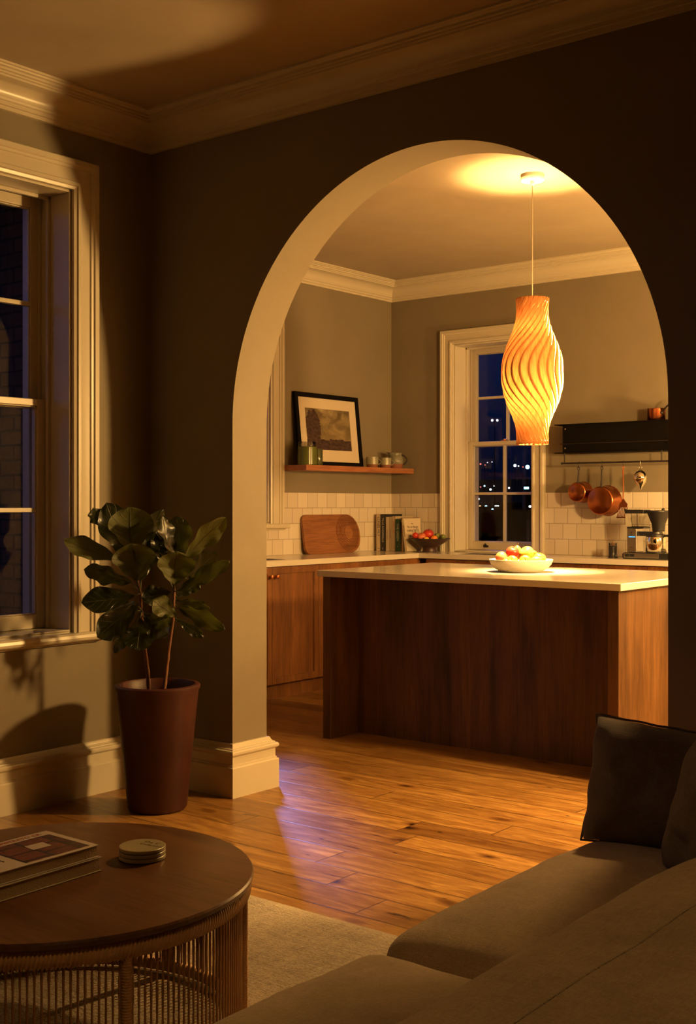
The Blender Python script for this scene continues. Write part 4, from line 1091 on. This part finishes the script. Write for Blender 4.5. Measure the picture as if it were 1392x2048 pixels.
# ------------------------------------------------------------------ rug, table, books, coasters
def soft_box(name, mat, x0, x1, y0, y1, z0, z1, rr=.06, crown=.03, n=26, parent=None, wr=.006, crease=0, seed=0, pinch=0.0, sub=1, M4=None, edge_seam=True):
    """upholstery block: rounded box with domed top, puckers and a piped seam"""
    m = MB(); cx, cy, cz = (x0+x1)/2, (y0+y1)/2, (z0+z1)/2; hx, hy, hz = (x1-x0)/2, (y1-y0)/2, (z1-z0)/2
    V = {}
    def vert(a, b, c):
        key = (round(a, 5), round(b, 5), round(c, 5))
        if key in V: return V[key]
        p = Vector((a*hx, b*hy, c*hz)); q = Vector((max(-hx+rr, min(hx-rr, p.x)), max(-hy+rr, min(hy-rr, p.y)), max(-hz+min(rr, hz*.98), min(hz-min(rr, hz*.98), p.z))))
        d = p-q; L = d.length
        if L > 1e-9:
            rz_ = min(rr, hz*.98); dn = d.normalized(); p = q+Vector((dn.x*rr, dn.y*rr, dn.z*rz_))
        e = max(0, 1-abs(a)**3)*max(0, 1-abs(b)**3)
        p.z += crown*e*(c+.35 if c > 0 else c)
        if pinch: p.z *= (1-pinch*(1-e))
        w = noise.noise(Vector((p.x*7+seed, p.y*7, p.z*7)))*wr+noise.noise(Vector((p.x*23+seed, p.y*19, p.z*21)))*wr*.35
        if crease: w += crease*noise.noise(Vector((p.x*3+seed, p.y*16, p.z*3)))*abs(noise.noise(Vector((p.x*2, p.y*2.3, seed))))*2
        p = p*(1+w/max(.05, p.length)); 
        p = p+Vector((cx, cy, cz))
        V[key] = m.bm.verts.new(M4 @ p if M4 else p); return V[key]
    nz = max(4, n//4)
    g = lambda k, N: -1+2*k/N
    for i in range(n):
        for j in range(n):
            for c in (-1, 1):
                q = [vert(g(i, n), g(j, n), c), vert(g(i+1, n), g(j, n), c), vert(g(i+1, n), g(j+1, n), c), vert(g(i, n), g(j+1, n), c)]
                m.face(q if c > 0 else q[::-1])
    for i in range(n):
        for k in range(nz):
            for c in (-1, 1):
                m.face([vert(g(i, n), c, g(k, nz)), vert(g(i+1, n), c, g(k, nz)), vert(g(i+1, n), c, g(k+1, nz)), vert(g(i, n), c, g(k+1, nz))])
                m.face([vert(c, g(i, n), g(k, nz)), vert(c, g(i+1, n), g(k, nz)), vert(c, g(i+1, n), g(k+1, nz)), vert(c, g(i, n), g(k+1, nz))])
    return m.build(name, mat, parent, sharp=3, subsurf=sub)
m = MB()
RX0, RX1, RY0, RY1 = 1.30, 3.3, -3.6, -.93
nx, ny = 50, 66; g = {}
for i in range(nx+1):
    for j in range(ny+1):
        x = RX0+(RX1-RX0)*i/nx; y = RY0+(RY1-RY0)*j/ny
        e = min(i, nx-i, j, ny-j); wv = .004*noise.noise(Vector((x*2.3, y*2.3, 1)))
        if j == ny: y += wv*1.5
        g[i, j] = m.bm.verts.new((x, y, .001 if e == 0 else .011+wv*.4))
for i in range(nx):
    for j in range(ny): m.face([g[i, j], g[i+1, j], g[i+1, j+1], g[i, j+1]])
tag(m.build('area_rug', M['rug'], sharp=3), 'flat-woven beige wool rug under the round rattan table', 'rug')

TX, TY, TR, TZt = 1.893, -1.997, .465, .40
tb = thing('coffee_table', 'round coffee table, wood top on a rattan spindle drum base', 'coffee table', (TX, TY, .0115))
z0 = -.0115
m = MB(); m.lathe([(0, TZt-.020+z0), (TR-.008, TZt-.020+z0), (TR-.002, TZt-.016+z0), (TR, TZt-.006+z0), (TR-.003, TZt-.001+z0), (TR-.006, TZt+z0), (0, TZt+z0)], 128); m.build('tabletop', M['table'], tb, sharp=.5)
def wrapped(name, r, z, rt, turns, amp=.0016, parent=tb, squash=1.25):
    m = MB(); N1 = turns*4; K = 14; R = []
    for i in range(N1):
        a = 2*PI*i/N1; rr = rt+amp*(1 if i % 4 in (1, 2) else -1)
        R.append([m.bm.verts.new(((r+rr*math.cos(2*PI*k/K))*math.cos(a+.012*math.sin(2*PI*k/K)), (r+rr*math.cos(2*PI*k/K))*math.sin(a+.012*math.sin(2*PI*k/K)), z+rr*squash*math.sin(2*PI*k/K))) for k in range(K)])
    for i in range(N1):
        A_, B_ = R[i], R[(i+1) % N1]
        for k in range(K): m.face([A_[k], A_[(k+1) % K], B_[(k+1) % K], B_[k]])
    return m.build(name, M['wrap'], parent, sharp=3)
RB = .440
wrapped('wrapped_rim', RB, .350, .0185, 330)
wrapped('wrapped_base_ring', RB, .020, .014, 330, squash=1.1)
PA = [math.radians(-19.5+60*k) for k in range(6)]
for a in PA:
    m = MB(); n = 150; m.tube([(RB*math.cos(a), RB*math.sin(a), .03+.305*i/n) for i in range(n+1)], [.0112+(.0011 if i % 3 else -.0006) for i in range(n+1)], 14); m.build('wrapped_post', M['wrap'], tb, sharp=3)
spd = []
for k in range(6):
    for i in range(1, 32): spd.append(PA[k]+math.radians(60)*i/32)
camA = math.atan2(CAMP.y-TY, CAMP.x-TX)
def spindle_into(m, a):
    x, y = (RB-.002)*math.cos(a), (RB-.002)*math.sin(a)
    m.tube([(x, y, .02+.32*i/10) for i in range(11)], [.0027+.0005*math.sin(i*2.3+a*9) for i in range(11)], 7)
spd.sort(key=lambda a: -math.cos(a-camA-.22))
for a in spd[:100]:
    m = MB(); spindle_into(m, a); m.build('spindle', M['cane'], tb, sharp=3)
m = MB()
for a in spd[100:]: spindle_into(m, a)
o = m.build('spindle_screen', M['cane'], tb, sharp=3); o['kind'] = 'stuff'

# books on the coffee table
def coffee_book(label, loc, rz, W, D, T, cov, edge=.004, name='coffee_table_book'):
    t = thing(name, label, 'book', loc, rz, 'stacked books on the coffee table'); c = .0022
    m = MB(); m.box(0, W, 0, D, 0, c); m.box(0, W, 0, D, T-c, T); m.box(0, W, 0, c, c, T-c); m.build('cover', cov, t, bevel=.0006)
    m = MB(); m.box(edge, W-edge, c, D-edge, c, T-c); m.build('pages', M['paper'], t)
    return t
# corner references (far-right cover corner near (1.96,-1.93)); book runs towards -x / -y
BW, BD = .30, .215
b1 = coffee_book('thick book under the white one, dark picture cover, page edges showing', (1.752, -2.237, TZt+.0005), math.radians(1), .215, .312, .034, M['creamd'])
m = MB(); m.quad_uv([(.02, .03, .0342), (.205, .03, .0342), (.205, .30, .0342), (.02, .30, .0342)]); m.build('cover_picture', M['photo'], b1, smooth=False)
b2 = coffee_book('white picture book on top of the stack, terracotta photo on cover', (1.757, -2.226, TZt+.0352), 0, .203, .298, .029, M['coverw'])
m = MB(); m.quad_uv([(.034, .098, .0294), (.190, .098, .0294), (.190, .280, .0294), (.034, .280, .0294)]); m.build('cover_picture', M['photo'], b2, smooth=False)
m = MB(); m.prism([(.078, .175), (.118, .172), (.120, .222), (.080, .226)], .0295, .0298, lambda u, v, w: (u, v, w)); m.build('cover_panel', M['coverw'], b2)
m = MB(); m.prism([(.062, .080), (.074, .078), (.070, .092)], .0295, .0298, lambda u, v, w: (u, v, w)); m.build('cover_mark', M['inkr'], b2)
text('K CIPISTRATO CR', .019, b2, M['inkr'], Matrix.Translation((.018, .19, .0294)) @ Matrix.Rotation(PI/2, 4, 'Z'), 'title_lettering', .0002)
text('ANDES', .036, b2, M['ink'], Matrix.Translation((.090, .060, .0294)), 'title_lettering', .0002)
text('2021', .014, b2, M['ink'], Matrix.Translation((.125, .028, .0294)), 'title_lettering', .0002)
# coasters
for k in range(3):
    t = thing('coaster', ['olive stone coaster at the bottom of the stack of three', 'olive stone coaster in the middle of the stack of three', 'olive stone coaster with dark lettering, topmost of the stack'][k], 'coaster', (1.958, -1.790, TZt+.0006+k*.0108), 0, 'coasters on the table')
    m = MB(); m.lathe([(0, 0), (.0545, 0), (.0545, .0016), (0, .0016)], 48); m.build('cork_foot', M['coastd'], t)
    m = MB(); m.lathe([(0, .0016), (.0565, .0016), (.0575, .003), (.0575, .0092), (.0560, .0104), (0, .0104)], 64); m.build('disc', M['coast'], t, sharp=.6)
    if k == 2:
        text('the C', .020, t, M['ink'], Matrix.Translation((.004, .030, .0105)) @ Matrix.Rotation(.15, 4, 'Z'), 'lettering', .0002)
        text('Collection', .016, t, M['ink'], Matrix.Translation((.018, .012, .0105)) @ Matrix.Rotation(.15, 4, 'Z'), 'lettering', .0002)

# ------------------------------------------------------------------ sofa and pillows
sf = thing('sofa', 'taupe linen sofa seen over its back, facing the window', 'sofa', (2.75, -3.3, 0))
OX, OY = 2.75, -3.3
def L(x, y): return x-OX, y-OY
def sb(name, x0, x1, y0, y1, z0, z1, **k): return soft_box(name, M['sofa'], x0-OX, x1-OX, y0-OY, y1-OY, z0, z1, parent=sf, **k)
sb('seat_cushion', 2.745, 3.52, -1.875, -.90, .255, .410, rr=.062, crown=.040, n=34, wr=.008, seed=2)
sb('seat_cushion', 2.745, 3.52, -3.05, -1.885, .235, .398, rr=.060, crown=.036, n=34, wr=.008, seed=9)
m = MB(); m.box(.03, 1.18, -.05, 2.58, .06, .245); m.build('base', M['sofa'], sf, bevel=.02, seg=3)
sb('back', 3.405, 3.92, -3.45, -.88, .16, .726, rr=.115, crown=.020, n=60, wr=.007, seed=5, crease=.024)
m = MB()
for y in (-3.40, -.93):
    pass
zs = .744
from mathutils.bvhtree import BVHTree
bk = [c for c in sf.children if c.name.startswith('back')][0]
tree = BVHTree.FromPolygons([v.co[:] for v in bk.data.vertices], [p.vertices[:] for p in bk.data.polygons])
P = []
for i in range(81):
    hit = tree.ray_cast(Vector((.845, -.08+2.42*i/80, 1.2)), Vector((0, 0, -1)))[0]
    if hit: P.append(hit+Vector((0, 0, -.0008)))
m.tube(P, .0026, 8); m.build('piping', M['sofa'], sf)
sb('arm', 2.86, 3.60, -.895, -.70, .12, .50, rr=.06, crown=.01, n=20, wr=.004, seed=1)
for x in (.10, 1.08):
    for y in (.02, 2.5):
        m = MB(); m.lathe([(0, 0), (.018, 0), (.025, .06), (0, .06)], 16, (x, y, 0)); m.build('foot', M['iron'], sf)
def throw(label, loc, w, h, t, rot, seed, mat):
    th = thing('throw_pillow', label, 'pillow', loc); th.rotation_euler = rot
    m = MB(); n = 30; g = {}
    for sgn in (1, -1):
        for i in range(n+1):
            for j in range(n+1):
                a, b = -1+2*i/n, -1+2*j/n
                e = ((1-abs(a)**2.6)*(1-abs(b)**2.6))
                th_ = t/2*max(0, e)**.45
                # concave sides, pointed corners
                x = a*w/2*(1-.045*(1-b*b)); z = b*h/2*(1-.05*(1-a*a))
                wr = noise.noise(Vector((a*2.2+seed, b*2.2, sgn)))*.014*e**.3+noise.noise(Vector((a*6+seed, b*6, sgn*3)))*.006*e**.3
                on = (i in (0, n) or j in (0, n))
                key = (i, j, 0 if on else sgn)
                if key not in g: g[key] = m.bm.verts.new((x+noise.noise(Vector((b*3, seed, a*3)))*.006, sgn*(th_+wr) if not on else 0, z+h/2+noise.noise(Vector((a*3, seed, b*4)))*.006))
        def q(i, j): return g[(i, j, 0 if (i in (0, n) or j in (0, n)) else sgn)]
        for i in range(n):
            for j in range(n): m.face([q(i, j), q(i+1, j), q(i+1, j+1), q(i, j+1)])
    m.build('cushion_body', mat, th, sharp=3, subsurf=1)
    P = []
    idx = [(i, n) for i in range(n)]+[(n, n-j) for j in range(n)]+[(n-i, 0) for i in range(n)]+[(0, j) for j in range(n)]
    m = MB(); 
    for i, j in idx:
        a, b = -1+2*i/n, -1+2*j/n; x = a*w/2*(1-.045*(1-b*b)); z = b*h/2*(1-.05*(1-a*a))
        P.append((x+noise.noise(Vector((b*3, seed, a*3)))*.006, 0, z+h/2+noise.noise(Vector((a*3, seed, b*4)))*.006))
    m.tube(P, .0034, 6, closed=True); m.build('piping', mat, th)
throw('dark linen pillow propped upright at the far end of the sofa', (2.985, -1.005, .408), .47, .325, .20, (-.22, .02, -.02), 2, M['pillow'])
throw('dark linen pillow at the right edge, against the sofa back', (3.215, -1.30, .425), .40, .33, .16, (-.25, .08, -.66), 5, M['pillow'])

# ------------------------------------------------------------------ light
def lamp(name, kind, loc, energy, col, **k):
    d = bpy.data.lights.new(name, kind); d.energy = energy; d.color = col
    for a, b in k.items(): setattr(d, a, b)
    o = bpy.data.objects.new(name, d); COL.objects.link(o); o.location = loc; return o
WARM = (1, .565, .175)
lamp('pendant_bulb_light', 'POINT', (PX, PY, CZ+BULBZ-.07), 1200, WARM, shadow_soft_size=.045)
lamp('pendant_upper_fill', 'POINT', (PX, PY, CZ+ztop-.20), 420, WARM, shadow_soft_size=.03)  # added second source, widens the glow on the ceiling; no bulb modelled
lamp('kitchen_side_lamp', 'POINT', (3.15, 1.25, 1.76), 520, WARM, shadow_soft_size=.11)
lamp('sofa_fill_spot', 'SPOT', (3.45, -2.75, 3.0), 50, WARM, shadow_soft_size=.12, spot_size=math.radians(88), spot_blend=1.0)  # unseen fill added to brighten the sofa seat and back
lamp('kitchen_wall_fill', 'POINT', (2.3, 3.2, 1.5), 240, WARM, shadow_soft_size=.12)  # added fill, out of view, lifts the back and left kitchen walls
s = lamp('floor_sofa_fill_spot', 'SPOT', (2.12, 1.28, 2.98), 520, WARM, spot_size=math.radians(82), spot_blend=1.0, shadow_soft_size=.06)  # added spot without a fixture, brightens the floor patch and sofa
s.rotation_euler = Vector((.10, -.50, -1)).to_track_quat('-Z', 'Y').to_euler()
s = lamp('dusk_sky_glow', 'SUN', (0, 0, 6), .45, (.30, .36, 1.0), angle=math.radians(50)); s.rotation_euler = Vector((.8, .28, -.42)).to_track_quat('-Z', 'Y').to_euler()
s = lamp('moonlight', 'SUN', (0, 0, 5), 5.5, (.34, .36, 1.0), angle=math.radians(8))
d = Vector((.76, -.67, -.57)).normalized(); s.rotation_euler = d.to_track_quat('-Z', 'Y').to_euler()
w = bpy.data.worlds.new('night_sky'); SC.world = w; w.use_nodes = True; nt = w.node_tree; nt.nodes.clear()
o = nt.nodes.new('ShaderNodeOutputWorld'); b = nt.nodes.new('ShaderNodeBackground'); tc = nt.nodes.new('ShaderNodeTexCoord'); sp_ = nt.nodes.new('ShaderNodeSeparateXYZ'); r = nt.nodes.new('ShaderNodeValToRGB')
nt.links.new(tc.outputs['Generated'], sp_.inputs[0]); nt.links.new(sp_.outputs[2], r.inputs[0]); nt.links.new(r.outputs[0], b.inputs[0]); nt.links.new(b.outputs[0], o.inputs[0])
e = r.color_ramp.elements; e[0].position = 0; e[0].color = (.0008, .0016, .006, 1); e[1].position = .14; e[1].color = (.001, .008, .042, 1)
b.inputs[1].default_value = 1.0

vs_ = SC.view_settings; vs_.view_transform = 'Standard'; vs_.look = 'None'; vs_.gamma = 1; vs_.use_curve_mapping = False; vs_.exposure = -0.15
SC.cycles.use_denoising = True
SC.cycles.max_bounces = 10; SC.cycles.diffuse_bounces = 5; SC.cycles.transparent_max_bounces = 16
SC.cycles.sample_clamp_indirect = 4
SC.cycles.caustics_reflective = False; SC.cycles.caustics_refractive = False
